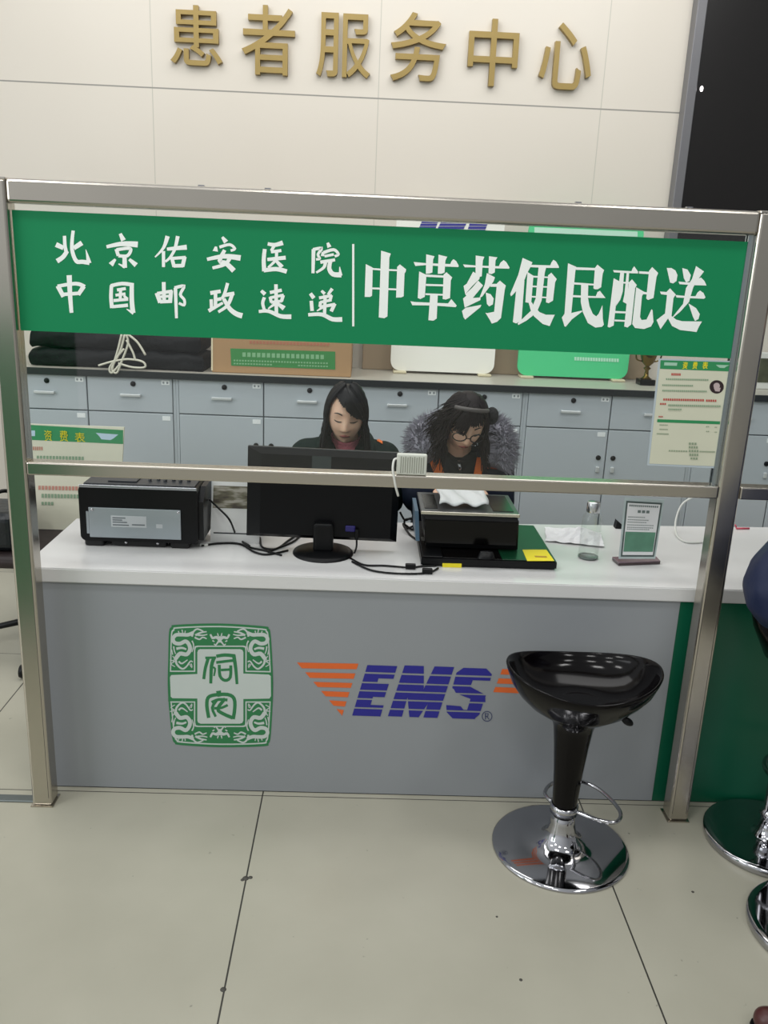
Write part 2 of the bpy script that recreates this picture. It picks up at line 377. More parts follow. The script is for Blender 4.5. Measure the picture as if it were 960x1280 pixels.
# ------------------------------------------------------------------ green banner and its lettering
sg = thing('banner_sign', 'wide green banner with white Chinese lettering across the top of the steel frame', 'sign', (.955, .024, 1.436))
MB().box(.003, 1.897, .0235, .0265, 1.436, 1.737).build('banner_panel', M_green, sg)
YS = .0228
def bold(ox, oy, k, polys):
    i = Ink(YS, ox, oy, k)
    for p in polys: i.poly(p)
    i.build('bold_character', M_white, sg)
kA = 130/960
bold(445, 300, kA, [
 [(90,222),(155,255),(148,515),(128,526),(80,525)], [(150,258),(235,265),(235,282),(150,275)], [(300,268),(385,272),(385,288),(300,285)],
 [(380,248),(405,225),(462,270),(460,290),(448,310),(440,520),(418,530),(370,532)], [(232,98),(322,125),(308,165),(290,705),(262,722),(210,715)],
 [(148,438),(230,440),(230,458),(148,455)], [(295,445),(375,448),(375,465),(295,462)]])
bold(445, 300, kA, [
 [(532,203),(640,213),(870,222),(882,195),(900,177),(925,195),(948,235),(945,250),(820,245),(640,232),(548,240)],
 [(648,132),(725,150),(712,180),(705,300),(680,310),(645,312)], [(762,135),(842,155),(825,190),(818,300),(790,312),(755,312)],
 [(583,290),(650,322),(635,525),(595,545),(570,535)], [(645,318),(812,328),(812,348),(645,340)], [(645,405),(805,410),(805,428),(645,424)],
 [(808,320),(835,297),(888,345),(875,375),(868,535),(830,550),(800,545)], [(640,492),(805,498),(805,514),(640,508)],
 [(502,565),(545,572),(850,585),(880,545),(930,605),(920,620),(720,605),(520,602)], [(685,500),(755,508),(745,725),(715,745),(668,740)]])
bold(570, 300, kA, [
 [(65,225),(180,235),(395,242),(410,210),(440,185),(465,205),(495,255),(490,265),(370,262),(180,252),(80,252)],
 [(182,143),(262,155),(248,190),(238,335),(205,345),(180,320)], [(305,150),(382,160),(365,190),(358,300),(330,315),(300,310)],
 [(158,292),(222,332),(215,362),(150,425),(85,500),(70,425),(100,402)],
 [(205,375),(250,420),(155,535),(228,530),(225,555),(80,625),(65,540),(95,515),(85,500),(150,440)],
 [(55,655),(90,625),(235,598),(225,620),(85,735),(70,715)],
 [(285,305),(360,345),(345,385),(240,525),(218,530),(265,410)], [(325,405),(390,405),(390,432),(315,432)],
 [(378,400),(405,375),(460,420),(450,460),(415,720),(380,755),(330,772),(310,735),(272,672),(290,675),(352,662)],
 [(275,485),(320,500),(348,540),(340,595),(305,613),(285,590)]])
bold(570, 300, kA, [
 [(615,165),(705,205),(695,235),(655,310),(620,400),(525,505),(508,520),(500,500),(575,320)], [(558,440),(632,375),(605,745),(555,770),(525,758)],
 [(665,228),(870,234),(882,205),(900,182),(925,200),(950,245),(950,258),(850,258),(660,250)],
 [(660,295),(715,330),(695,575),(665,580),(640,575)], [(710,330),(880,340),(880,352),(710,346)], [(700,420),(860,428),(860,440),(700,436)],
 [(690,515),(840,525),(840,538),(690,530)], [(850,325),(880,302),(930,360),(915,390),(895,560),(855,583),(830,575)],
 [(762,250),(832,255),(820,300),(790,560),(745,670),(650,745),(575,785),(568,770),(690,655),(735,540)],
 [(668,570),(700,575),(720,610),(770,665),(830,690),(912,690),(890,735),(865,795),(800,775),(720,705),(690,650)]])
kC = 100/960
bold(690, 310, kC, [
 [(192,183),(290,225),(280,280),(232,780),(360,750),(360,765),(240,855),(165,945),(150,940),(118,835),(150,790)],
 [(285,230),(520,240),(520,268),(285,262)], [(515,240),(545,200),(625,265),(608,310),(590,470),(550,495),(515,495),(497,485)],
 [(260,412),(505,430),(505,450),(260,438)], [(245,565),(525,578),(545,530),(575,513),(642,600),(430,598),(245,590)],
 [(350,420),(435,430),(432,600),(450,700),(490,790),(530,820),(560,790),(605,685),(610,850),(622,920),(600,945),(520,955),(430,900),(370,770),(345,650)]])
i = Ink(YS, 690, 310, kC)
for p in ([(740,362),(810,400),(790,560),(765,700),(740,930),(690,955),(668,945)], [(820,290),(865,300),(850,520),(820,620),(768,695),(785,560)],
          [(895,300),(925,300),(908,570),(895,670),(850,645),(868,560)], [(800,405),(958,410),(958,428),(800,425)],
          [(755,755),(890,762),(890,785),(755,780)], [(750,858),(880,865),(880,885),(750,880)]): i.poly(p)
i.ox, i.oy, i.k = 780, 310, .125
for p in ([(-110,221),(75,232),(85,205),(102,183),(140,235),(140,255),(0,250),(-100,243)], [(48,345),(80,313),(128,370),(112,400),(72,765),(35,795),(2,785)],
          [(150,232),(250,238),(250,262),(150,256)], [(250,230),(282,190),(342,250),(325,290),(295,500),(240,520),(222,505)], [(180,435),(230,443),(230,464),(180,462)],
          [(122,392),(205,440),(180,480),(160,690),(175,720),(225,715),(275,612),(285,620),(295,740),(270,785),(200,810),(110,800),(82,760)]): i.poly(p)
i.build('bold_character', M_white, sg)
bold(780, 310, .125, [
 [(428,200),(475,200),(515,225),(535,270),(525,330),(490,355),(460,345)], [(582,200),(635,215),(668,270),(655,330),(620,345),(598,300)],
 [(720,180),(800,235),(720,340),(690,400),(650,540),(560,640),(480,705),(485,690),(590,560),(620,400),(680,310)],
 [(545,335),(620,343),(705,345),(735,310),(770,295),(805,330),(825,375),(700,372),(555,362)], [(515,470),(620,480),(715,482),(735,445),(760,425),(795,450),(815,495),(800,508),(660,502),(525,495)],
 [(645,555),(720,600),(758,660),(745,710),(710,730),(690,690)],
 [(360,435),(425,440),(460,403),(518,465),(495,500),(475,680),(520,715),(580,732),(780,735),(750,785),(725,840),(560,820),(480,780),(440,705),(365,812),(325,720),(410,655),(430,470),(370,462)]])
Ink(YS).quad(440.2, 305, 442.9, 408).build('divider_line', M_white, sg)

def brush(ox, oy, k, strokes):
    i = Ink(YS, ox, oy, k)
    for st in strokes:
        pts, w = st[0], st[1:]
        i.stroke(pts, w[0]*1.1, w[1]*1.1 if len(w) > 1 else None, smooth=4)
    i.build('brush_character', M_white, sg)
E1, F1, G1 = (60, 280, .125), (180, 280, 130/960), (310, 295, 130/960)
brush(*E1, [([(165,118),(170,220),(185,290)],30,34), ([(80,205),(155,240)],46,40), ([(192,270),(150,330),(90,372)],38,44), ([(252,66),(240,180),(245,280),(285,372),(345,378),(415,388)],30,40), ([(410,392),(395,320),(378,255)],46,5), ([(340,188),(258,242)],46,40)])
brush(*E1, [([(722,96),(755,165)],28,46), ([(585,228),(740,198),(898,205)],30,54), ([(682,250),(704,318)],32), ([(685,258),(800,242),(828,262),(792,318),(704,318)],30), ([(765,318),(768,438)],38,42), ([(770,432),(705,398)],28,10), ([(675,352),(628,408)],20,50), ([(812,352),(882,412)],26,46)])
brush(*E1, [([(212,512),(220,700),(235,888)],48,34), ([(98,618),(155,728)],42,38), ([(95,622),(280,596),(368,628)],30,36), ([(358,622),(302,708)],42,36), ([(145,705),(318,692)],32)])
brush(*E1, [([(635,612),(630,730),(640,840)],32,36), ([(628,618),(740,596),(858,610)],32,34), ([(838,600),(838,760),(850,890)],38,44), ([(856,892),(785,850)],34,6), ([(640,828),(800,812)],28,32), ([(690,660),(778,645)],28), ([(675,712),(775,698)],26), ([(655,766),(802,752)],28), ([(726,650),(722,766)],28), ([(758,715),(792,752)],20,32)])
brush(*F1, [([(218,112),(180,220),(102,306)],38,12), ([(180,250),(180,398)],28,26), ([(312,112),(285,230),(240,310),(196,348)],32,20), ([(212,232),(395,214)],26,42), ([(255,305),(278,395)],30), ([(262,318),(385,308)],26), ([(376,302),(355,395)],34,32), ([(272,386),(362,384)],30)])
brush(*F1, [([(722,120),(758,168)],22,42), ([(665,208),(658,252)],18,46), ([(696,214),(790,190),(838,228),(800,246)],26,22), ([(745,240),(700,338),(760,365),(830,432)],30,44), ([(800,300),(750,370),(632,406)],34,26), ([(582,326),(740,298),(892,314)],28,48)])
brush(*F1, [([(182,536),(186,720)],32), ([(118,636),(150,726)],36), ([(122,642),(262,620)],28), ([(250,614),(240,728)],34), ([(150,672),(240,665)],22), ([(148,718),(246,714)],28), ([(290,588),(300,870)],30,24), ([(282,590),(368,574),(336,650),(372,700),(370,748),(322,730)],28,22)])
brush(*F1, [([(612,638),(708,620)],34,30), ([(660,630),(660,775)],30), ([(660,700),(714,690)],28), ([(620,695),(625,795)],28), ([(596,802),(650,772),(728,728)],32,22), ([(772,545),(745,640),(718,692)],28,26), ([(742,657),(834,640)],34,30), ([(814,650),(772,750),(686,812)],32,24), ([(735,690),(790,780),(850,828),(908,848)],30,46)])
brush(*G1, [([(182,72),(250,82),(322,62)],28,40), ([(155,120),(145,220),(150,325)],32,36), ([(145,318),(260,305),(358,328)],34,38), ([(242,90),(214,138)],28,24), ([(212,147),(308,134)],26), ([(178,217),(348,200)],28,34), ([(264,135),(255,220),(186,292)],28,20), ([(258,226),(314,288)],24,38)])
brush(*G1, [([(605,122),(600,344)],32,26), ([(600,126),(678,114),(646,170),(662,208),(628,216)],28,20), ([(735,62),(752,104)],22,36), ([(692,148),(688,186)],20,30), ([(696,154),(790,126),(834,168),(800,188)],28,22), ([(706,187),(792,170)],22), ([(668,242),(804,220)],28,26), ([(716,235),(700,290),(630,338)],30,18), ([(762,230),(750,300),(785,352),(862,358)],32,44), ([(855,365),(846,284)],32,6)])
brush(*G1, [([(122,505),(158,538)],26,34), ([(152,566),(136,620),(152,685)],28,26), ([(100,697),(190,694),(300,740),(400,745)],26,40), ([(258,446),(262,712)],30), ([(202,522),(312,500)],28), ([(204,562),(216,614)],26), ([(204,570),(330,545)],24), ([(326,546),(308,604)],28), ([(212,612),(314,600)],24), ([(254,622),(186,672)],28,12), ([(268,620),(334,668)],22,42)])
brush(*G1, [([(576,530),(608,574)],30,34), ([(584,598),(592,692)],30), ([(556,727),(680,724),(780,768),(870,770)],28,40), ([(678,505),(708,534)],22,28), ([(778,486),(738,542)],28,22), ([(656,572),(774,550)],26), ([(770,546),(758,594)],26), ([(668,612),(772,590)],24), ([(670,606),(664,654)],26), ([(660,657),(804,630)],26), ([(802,624),(768,696)],30), ([(712,545),(706,742)],28), ([(702,650),(636,692)],26,10)])

# ------------------------------------------------------------------ counter
ct = thing('reception_counter', 'white topped reception counter with grey front carrying an emblem and a courier logo', 'counter', (.95, .35, 0))
MB().box(-.07, 1.892, .106, .13, .004, .70).build('front_panel', M_grey, ct)
MB().box(-.07, 1.892, .108, .128, 0, .004).build('base_seam', mat('seam_base', '3a3c3c', .6), ct)
MB().box(-.07, -.045, .131, .60, 0, .70).build('side_panel', M_grey, ct)
MB().box(-.045, 1.892, .131, .15, 0, .70).build('back_panel', M_cab, ct)
gc = thing('green_counter_section', 'dark green counter front continuing to the right of the steel post', 'counter', (2.6, .35, 0))
MB().box(1.8925, 3.7, .106, .13, .004, .70).build('front_panel', M_dgreen, gc)
MB().box(1.8925, 3.7, .131, .15, 0, .70).build('back_panel', M_cab, gc)
MB().box(1.8925, 3.7, .108, .128, 0, .004).build('base_seam', MATS['seam_base'], gc)
wt = MB().prism([(-.075, .094, .7005), (3.7, .094, .7005), (3.7, .87, .7005), (-.075, .597, .7005)], (0, 0, .0445))
bmesh.ops.remove_doubles(wt.bm, verts=wt.bm.verts[:], dist=1e-5); bmesh.ops.bevel(wt.bm, geom=[e for e in wt.bm.edges if len(e.link_faces) == 2 and e.calc_face_angle(0) > .5], offset=.003, segments=2, affect='EDGES')
wt = wt.build_at('worktop', M_top, (1.8, .38, .7005)); tag(wt, 'long glossy white worktop lying over the grey and green counter fronts', 'worktop')

YC = .1052
def rrect(x0, y0, x1, y1, r, n=6):
    out = []
    for cx, cy, a0 in ((x1-r, y0+r, -90), (x1-r, y1-r, 0), (x0+r, y1-r, 90), (x0+r, y0+r, 180)):
        for k in range(n+1):
            a = math.radians(a0+90*k/n); out.append((cx+r*math.cos(a), cy+r*math.sin(a)))
    return out
def warp(pts):   # the emblem bulges a little at its sides
    return pts
emb = Ink(YC, 200, 770, .15625)
def barrel(s):
    P = []
    C0 = [(130, 70), (480, 60), (830, 82), (868, 100), (884, 140), (898, 350), (905, 560), (898, 760), (884, 970), (868, 1020), (830, 1042), (480, 1050), (160, 1032), (118, 1015), (98, 975), (76, 780), (62, 560), (66, 350), (72, 130), (92, 88)]
    pts = spline([Vector((x, y, 0)) for x, y in C0], 4, True)
    return [(482+(p.x-482)*s, 556+(p.y-556)*s) for p in pts]
emb.poly(barrel(1.0)); emblem = emb.build('emblem', M_logogreen, ct)
e2 = Ink(YC-.0003, 200, 770, .15625); e2.poly(barrel(.962)); e2.build('emblem_border', M_logow, emblem)
e3 = Ink(YC-.0006, 200, 770, .15625); e3.poly(barrel(.940)); e3.build('emblem_field', M_logogreen, emblem)
e4 = Ink(YC-.0009, 200, 770, .15625)
def cross(o, hx0, hx1):
    r = 26
    return [(300-o+r, 265-o), (665+o-r, 265-o), (665+o-4, 265-o+5), (665+o, 265-o+r), (665+o, 465-o), (hx1, 465-o+4), (hx1, 665+o), (665+o, 665+o), (665+o, 860+o-r), (665+o-5, 860+o-5), (665+o-r, 860+o), (300-o+r, 860+o), (300-o+5, 860+o-5), (300-o, 860+o-r), (300-o, 665+o), (hx0, 665+o), (hx0, 465-o), (300-o, 465-o), (300-o, 265-o+r), (300-o+5, 265-o+5)]
e4.poly(cross(28, 82, 886), 1); e4.poly(cross(18, 66, 900), 0); e4.e += .0002
e4.poly(cross(2, 300, 665)[0:1]+[(300+24, 265), (640, 265), (660, 272), (667, 290), (667, 460), (870, 468), (886, 480), (888, 640), (876, 660), (667, 664), (667, 835), (658, 855), (640, 861), (325, 861), (305, 852), (299, 835), (299, 660), (100, 657), (86, 645), (80, 490), (90, 472), (299, 464), (299, 290), (306, 272)], 1)
e4.build('emblem_cross', [M_logogreen, M_logow], emblem)
def dragon(fx, fy):
    d = Ink(YC-.0009, 200, 770, .15625)
    def T(p):
        x, y = p[0]*.5333, p[1]*.5333   # drawn on an 80 px crop
        return ((964-x) if fx else x, (1116-y) if fy else y)
    for pts, w0, w1 in [([(500,250),(420,282),(340,280),(240,285),(195,340),(220,400),(300,415),(380,380),(430,420),(450,500),(400,575),(300,565),(235,640)],40,46),
                        ([(235,630),(250,720),(330,792),(395,760),(455,680),(492,690)],26,14), ([(480,310),(500,240),(560,195),(650,230)],22,16), ([(530,290),(610,250),(700,235)],26,14),
                        ([(520,320),(590,350),(640,320),(700,340)],20,14), ([(560,285),(640,290),(710,275)],20,12), ([(245,490),(330,478),(395,500)],30,20), ([(205,455),(215,520),(235,570)],16,10),
                        ([(330,205),(345,275)],14,8), ([(275,225),(292,275)],14,8), ([(380,220),(372,270)],12,8), ([(175,500),(190,580)],10,12), ([(150,660),(215,680),(165,720),(225,760)],12,10),
                        ([(440,720),(478,770),(470,720),(445,735)],12,10), ([(480,370),(505,440),(480,540)],16,10), ([(280,680),(330,712),(415,655)],22,12), ([(190,600),(215,640),(195,680)],12,8)]:
        d.stroke([T(p) for p in pts], w0*.70, w1*.70, smooth=4)
    d.build('emblem_dragon', M_logow, emblem)
for fx in (0, 1):
    for fy in (0, 1): dragon(fx, fy)
for fy in (0, 1):
    d = Ink(YC-.0009, 200, 770, .15625); T = lambda p: (p[0], 1116-p[1] if fy else p[1])
    for pts, w0, w1 in [([(403,146),(420,176),(450,170),(478,188)],14,26), ([(555,146),(537,176),(507,170),(478,188)],14,26), ([(478,162),(478,212)],34,30), ([(466,160),(460,136)],12,6), ([(490,160),(496,136)],12,6), ([(466,205),(446,232),(432,222)],14,8), ([(490,205),(512,232),(526,222)],14,8), ([(420,196),(436,206)],12,8), ([(538,196),(522,206)],12,8)]:
        d.stroke([T(p) for p in pts], w0, w1, smooth=3)
    d.build('emblem_bat', M_logow, emblem)
sl = Ink(YC-.0014, 200, 770, .15625)
for pts, w0, w1 in [([(385,340),(362,420),(350,505)],26,24), ([(432,335),(412,400),(406,540)],30,24), ([(362,335),(448,332)],20,18), ([(412,410),(440,420),(432,480)],16,14), ([(450,322),(520,312),(602,320)],26,28), ([(590,315),(606,420),(616,545)],30,22), ([(450,372),(545,360),(598,355)],22,22), ([(474,390),(480,480),(520,515),(562,490),(566,395)],24,24), ([(488,432),(560,428)],20,20)]:
    sl.stroke(pts, w0, w1, smooth=3)
sl.build('emblem_character', M_logogreen, emblem)
sl = Ink(YC-.0014, 200, 770, .15625)
for pts, w0, w1 in [([(468,598),(475,645)],40,30), ([(390,815),(375,720),(384,655),(435,632),(540,628),(592,660),(598,740),(585,825)],28,28), ([(412,690),(470,668),(540,672)],22,24), ([(452,675),(418,735),(446,805)],24,20), ([(522,660),(462,742),(505,782),(582,815)],26,28), ([(432,738),(490,735),(542,712)],20,20)]:
    sl.stroke(pts, w0, w1, smooth=3)
sl.build('emblem_character', M_logogreen, emblem)

# courier logo: pieces of letters cut by white slits
def clip(pts, y0, y1):
    def half(P, f):
        out = []
        for a, b in zip(P, P[1:]+P[:1]):
            fa, fb = f(a), f(b)
            if fa >= 0: out.append(a)
            if (fa >= 0) != (fb >= 0):
                t = fa/(fa-fb); out.append((a[0]+(b[0]-a[0])*t, a[1]+(b[1]-a[1])*t))
        return out
    P = half(pts, lambda p: p[1]-y0)
    return half(P, lambda p: y1-p[1]) if P else []
BANDS = [(60, 101), (109, 143), (150, 178), (185, 214), (221, 253), (260, 300)]
def logo_letters(pieces, name, parent, mapf=None, m=None):
    i = Ink(YC-.0002, 360, 810, 280/960)
    for pc in pieces:
        for b0, b1 in BANDS:
            q = clip(pc, b0, b1)
            if len(q) > 2: i.poly([(x, y+.033*(x-300)) for x, y in q])
    i.build(name, M_blue, parent)
lw = Ink(YC, 360, 810, 280/960)
for y0, y1 in ((62, 87), (104, 128), (145, 167), (184, 207), (224, 247), (261, 290)):
    L = lambda y: 38+.851*(y-62); R_ = lambda y: 302-.315*(y-66)
    lw.poly([(L(y0), y0), (R_(y0+4), y0+5), (R_(y1+4), y1+4), (L(y1), y1)])
logo = lw.build('courier_logo', M_orange, ct)
rw = Ink(YC, 360, 810, 280/960)
for y0, y1, x0 in ((90, 113, 918), (130, 152, 903), (167, 189, 888)): rw.poly([(x0, y0), (1210-(y0-90)*1.1, y0+10), (1200-(y1-90)*1.1, y1+10), (x0-8, y1)])
rw.build('logo_wing', M_orange, logo)
logo_letters([[(340,72),(404,72),(340,290),(275,290)], [(340,72),(468,72),(452,127),(324,127)], [(320,150),(432,150),(414,207),(300,207)], [(290,242),(410,242),(396,290),(275,290)]], 'logo_letter', logo)
logo_letters([[(500,68),(552,68),(488,288),(428,288)], [(500,68),(582,68),(582,160),(560,288),(520,288)], [(628,68),(706,68),(560,288),(524,288)], [(652,68),(712,68),(640,288),(580,288)]], 'logo_letter', logo)
logo_letters([[(752,70),(850,70),(874,94),(866,122),(796,122),(722,122)], [(752,70),(722,92),(704,158),(734,180),(775,168),(800,100)], [(704,150),(760,140),(845,182),(846,215),(790,205),(720,180)], [(790,175),(848,185),(820,268),(800,285),(764,262)], [(678,232),(740,235),(752,250),(825,250),(800,288),(705,288),(680,262)]], 'logo_letter', logo)
rg = Ink(YC-.0002, 360, 810, 280/960); rg.ring((853, 293), 21, 4); rg.stroke([(846, 306), (846, 280), (858, 282), (856, 293), (846, 293)], 4); rg.stroke([(852, 293), (862, 306)], 4)
rg.build('registered_mark', mat('mark_grey', '4c5270', .5), logo)

# ------------------------------------------------------------------ filing cabinets behind the counter
def cabinet(x0, label, x_hole=None):
    c = thing('filing_cabinet', label, 'cabinet', (x0+.4365, 2.22, 0), 'grey filing cabinets in a row along the wall')
    MB().box(x0+.001, x0+.872, 2.004, 2.44, 0, 1.05).build('body', M_cabdark, c)
    MB().box(x0+.001, x0+.014, 1.999, 2.004, .06, 1.05).box(x0+.859, x0+.872, 1.999, 2.004, .06, 1.05).box(x0+.001, x0+.872, 1.999, 2.004, 0, .06).build('front_frame', M_cab, c)
    for k in (0, 1):
        a = x0+.017+k*.4225; b = a+.4165
        d = MB().box(a, b, 1.992, 2.004, .879, 1.047, bev=.002, seg=1).build('drawer', M_cab, c)
        h = MB().box((a+b)/2-.045, (a+b)/2+.055, 1.972, 1.978, .955, .969, bev=.003, seg=2).box((a+b)/2-.043, (a+b)/2-.033, 1.978, 1.992, .957, .967).box((a+b)/2+.043, (a+b)/2+.053, 1.978, 1.992, .957, .967)
        h.build('handle', mat('handle_white', 'd4d8d8', .3, .3), d)
        MB().lathe([(0, .006), (.011, .006), (.013, .004), (.013, 0)], n=14, M=Matrix.Translation((a+.225, 1.992, 1.018)) @ Matrix.Rotation(math.pi/2, 4, 'X')).build('lock', M_black, d)
        MB().box(b-.052, b-.012, 1.9905, 1.9925, 1.018, 1.04).build('number_plate', mat('plate_white', 'eef2f2', .5), d)
        MB().box(b-.046, b-.037, 1.9898, 1.9905, 1.024, 1.034).box(b-.027, b-.018, 1.9898, 1.9905, 1.024, 1.034).build('plate_marking', mat('plate_ink', '8c9498', .6), d)
        dr = MB().box(a, b, 1.992, 2.004, .064, .873, bev=.002, seg=1).build('door', M_cab, c)
        xi = b-.035 if k == 0 else a+.035
        MB().lathe([(0, .006), (.011, .006), (.013, .004), (.013, 0)], n=14, M=Matrix.Translation((xi, 1.992, .73)) @ Matrix.Rotation(math.pi/2, 4, 'X')).build('lock', M_black, dr)
        MB().box(xi-.009, xi+.009, 1.978, 1.992, .655, .685, bev=.004).build('handle', MATS['handle_white'], dr)
        MB().box(b-.052, b-.012, 1.9905, 1.9925, .84, .862).build('number_plate', MATS['plate_white'], dr)
    return c
cabinet(-.892, 'grey filing cabinet behind the price board and the left steel post')
cabinet(-.020, 'grey filing cabinet below the black sacks and the left half of the cardboard box')
cabinet(.852, 'grey filing cabinet behind the two women, half hidden by their heads')
cabinet(1.724, 'grey filing cabinet behind the glass bottle and the tabletop notice')
cabinet(2.596, 'grey filing cabinet at far right, seen past the right steel post')
ctp = MB().box(-.9, 3.47, 1.9755, 2.449, 1.0505, 1.0845).build_at('cabinet_top', mat('cabinet_top_board', 'b5b1a5', .35), (1.28, 2.2, 1.05))
MB().box(-.9, 3.47, 1.970, 1.9755, 1.0505, 1.083, bev=.001, seg=1).build('edge_strip', mat('edge_black', '1a2021', .35), ctp, 'dark front edge')
tag(ctp, 'long pale board with a dark front edge on top of the grey cabinets', 'worktop')
ZT = 1.085

# folded black sacks
def sack(z0, h, x0, x1, lab, sd):
    rnd = random.Random(sd); mb = MB(); bm = mb.bm
    mb.box(x0, x1, 2.02, 2.36, z0, z0+h)
    bmesh.ops.subdivide_edges(bm, edges=bm.edges[:], cuts=9, use_grid_fill=True)
    cx, hx, hz = (x0+x1)/2, (x1-x0)/2, h/2
    for v in bm.verts:
        u, w, t = (v.co.x-cx)/hx, (v.co.y-2.19)/.17, (v.co.z-z0-hz)/hz
        s = (1-.05*max(0, abs(t)-.5)); v.co.x = cx+hx*u*s
        v.co.y = 2.19+.17*w*(1-.10*abs(t)**3)
        if t > -.9: v.co.z += .006*math.sin(17*u+sd)+.004*math.sin(41*u+3*w)-.01*abs(u)**6
        if w < -.9: v.co.y += .006*math.sin(23*u+2*sd+4*t)
    for f in bm.faces: f.smooth = True
    o = mb.build_at('folded_sack', mat('sack_black', '101214', .6, bump=.6, bscale=30, var=.3, spec=.2), ((x0+x1)/2, 2.19, z0)); tag(o, lab, 'sack', 'folded black sacks on the cabinets')
sack(ZT+.002, .085, -.74, .115, 'lower of the two folded black sacks stacked on the cabinets', 1)
sack(ZT+.094, .095, -.73, .10, 'upper folded black sack, partly behind the banner, with white cord hanging over it', 2)
def pY(l, y): return [onY(u, v, y) for u, v in l]
cb = MB()
for pts in ([(152,418),(148,435),(143,452),(140,462)], [(156,418),(150,440),(140,460),(146,466),(152,452),(160,430),(158,418)], [(160,418),(172,428),(182,444)], [(158,425),(166,440),(169,450)],
            [(123,457),(140,452),(160,449),(178,452),(181,459),(165,459),(148,454)], [(150,455),(140,466),(137,460),(145,448),(155,436)]):
    cb.tube(pY(pts, 1.962), .0055, n=6, sub=5)
tag(cb.build_at('tied_cord', mat('cord_cream', 'd8d5c4', .6), tuple(onY(150, 455, 2.005))), 'tied bundle of cream cord hanging in front of the black sacks', 'cord')

# cardboard box
bx = thing('cardboard_box', 'brown cardboard box with a green label standing on the cabinets', 'box', (.50, 2.2, ZT))
M_card = mat('cardboard', 'ad8a62', .7, var=.05)
MB().box(.155, .847, 2.03, 2.40, ZT, 1.44, bev=.004, seg=2).build('carton', M_card, bx)
lab = Ink(2.0285); lab.poly([(288, 435.5), (419, 439.5), (419, 462), (289, 457)]); lb = lab.build('box_label', mat('label_green', '3d8a48', .5), bx)
lt = Ink(2.0278)
for k in range(17): lt.quad(303+k*6.1, 440.5+k*.19, 307.2+k*6.1, 446+k*.19)
for k in range(34): lt.quad(292+k*3.5, 449.5+k*.11, 294.2+k*3.5, 451.5+k*.11); lt.quad(292+k*3.5, 453.5+k*.11, 294.4+k*3.5, 455.3+k*.11) if k < 14 or k > 22 else 0
lt.build('label_print', mat('label_pale', '86b98a', .5), lb)
rt_ = Ink(2.0285)
for k in range(24): rt_.quad(312+k*4.2, 426+k*.13, 314.8+k*4.2, 429.5+k*.13)
rt_.build('box_print', mat('print_faded', 'b5745a', .6), bx)
tp_ = Ink(2.0285); tp_.quad(264, 421, 266, 463); tp_.build('tape_edge', mat('tape_pale', 'e6d9b8', .4), bx)

# display boards leaning on the wall
def board(name, lab_, x0, x1, z1, m, grp):
    b = thing(name, lab_, 'board', ((x0+x1)/2, 2.32, ZT), grp)
    P = [(x, z) for x, z in rrect(x0, ZT+.012, x1, z1, .05)]
    mb = MB(); mb.prism([(x, 2.30, z) for x, z in P], (0, .02, 0)); mb.build('board_panel', m, b)
    for xx in (x0+.05, x1-.05):
        MB().box(xx-.035, xx+.035, 2.265, 2.36, ZT, ZT+.012, bev=.004).build('foot', mat('foot_cream', 'cfc6a6', .5), b)
    return b
M_bw = mat('board_white', 'f0efe6', .5, var=.01)
wb = board('display_board', 'white display board with rounded corners standing on the cabinets', 1.05, 1.60, 1.905, M_bw, 'rounded display boards on the cabinets')
def up_logo(u, v): q = onY(553+(u-480)*.155, 279+(v-180)*.10, 2.2985); return q
i = Ink(0, mapf=up_logo)
for b0, b1 in BANDS:
    for pc in ([(340,72),(468,72),(414,290),(275,290)], [(500,68),(712,68),(640,288),(428,288)], [(722,70),(874,70),(820,288),(678,288)]):
        q = clip(pc, b0, b1)
        if len(q) > 2: i.poly(q)
i.build('board_logo', M_blue, wb)
gb = board('display_board', 'bright green display board with rounded corners standing on the cabinets', 1.725, 2.315, 1.885, mat('board_green', '4fcf8c', .5, var=.02), 'rounded display boards on the cabinets')
i = Ink(2.2985); i.poly([(668, 284), (797, 289.5), (797, 296), (668, 291)]); i.build('board_strip', mat('strip_pale', 'bfe6d0', .5), gb)
i = Ink(2.298)
for k in range(17): i.quad(718+k*3.3, 446.2+k*.13, 720.6+k*3.3, 450.5+k*.13)
i.build('board_print', mat('print_pale', 'b9ecd0', .5), gb)

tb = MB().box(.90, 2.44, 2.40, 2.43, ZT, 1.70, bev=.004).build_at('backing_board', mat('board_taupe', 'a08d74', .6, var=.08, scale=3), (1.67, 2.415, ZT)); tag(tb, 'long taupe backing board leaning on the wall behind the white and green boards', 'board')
# trophy, framed photo
tz = onY(812, 484, 2.2); t = thing('trophy', 'small golden trophy cup beside the green board, cut off by the hanging price list', 'trophy', (2.385, 2.2, ZT))
g = mat('trophy_gold', '6e5c2a', .2, .9)
MB().box(2.345, 2.425, 2.16, 2.24, ZT, ZT+.03, bev=.003).build('plinth', M_blackgloss, t)
MB().lathe([(0, .03), (.03, .03), (.012, .045), (.009, .075), (.02, .085), (.009, .095), (.03, .115), (.042, .15), (.045, .19), (.04, .19), (.0, .13)], c=(2.385, 2.2, ZT), n=24).build('cup', g, t)
h = MB()
for s in (-1, 1): h.tube([(2.385+s*.03, 2.2, ZT+.12), (2.385+s*.06, 2.2, ZT+.13), (2.385+s*.065, 2.2, ZT+.165), (2.385+s*.042, 2.2, ZT+.18)], .004, n=6, sub=4)
h.build('cup_handle', g, t)
t = thing('framed_photo', 'white framed photograph standing on the cabinets past the right steel post', 'picture', (3.13, 2.2, ZT))
MB().box(2.935, 3.33, 2.2, 2.222, ZT, 1.275, bev=.004).build('picture_frame', M_plastw, t)
MB().box(2.97, 3.295, 2.1975, 2.2, ZT+.035, 1.245).build('photo', mat('photo_dark', '4a4d3a', .4, var=.8, scale=22), t)

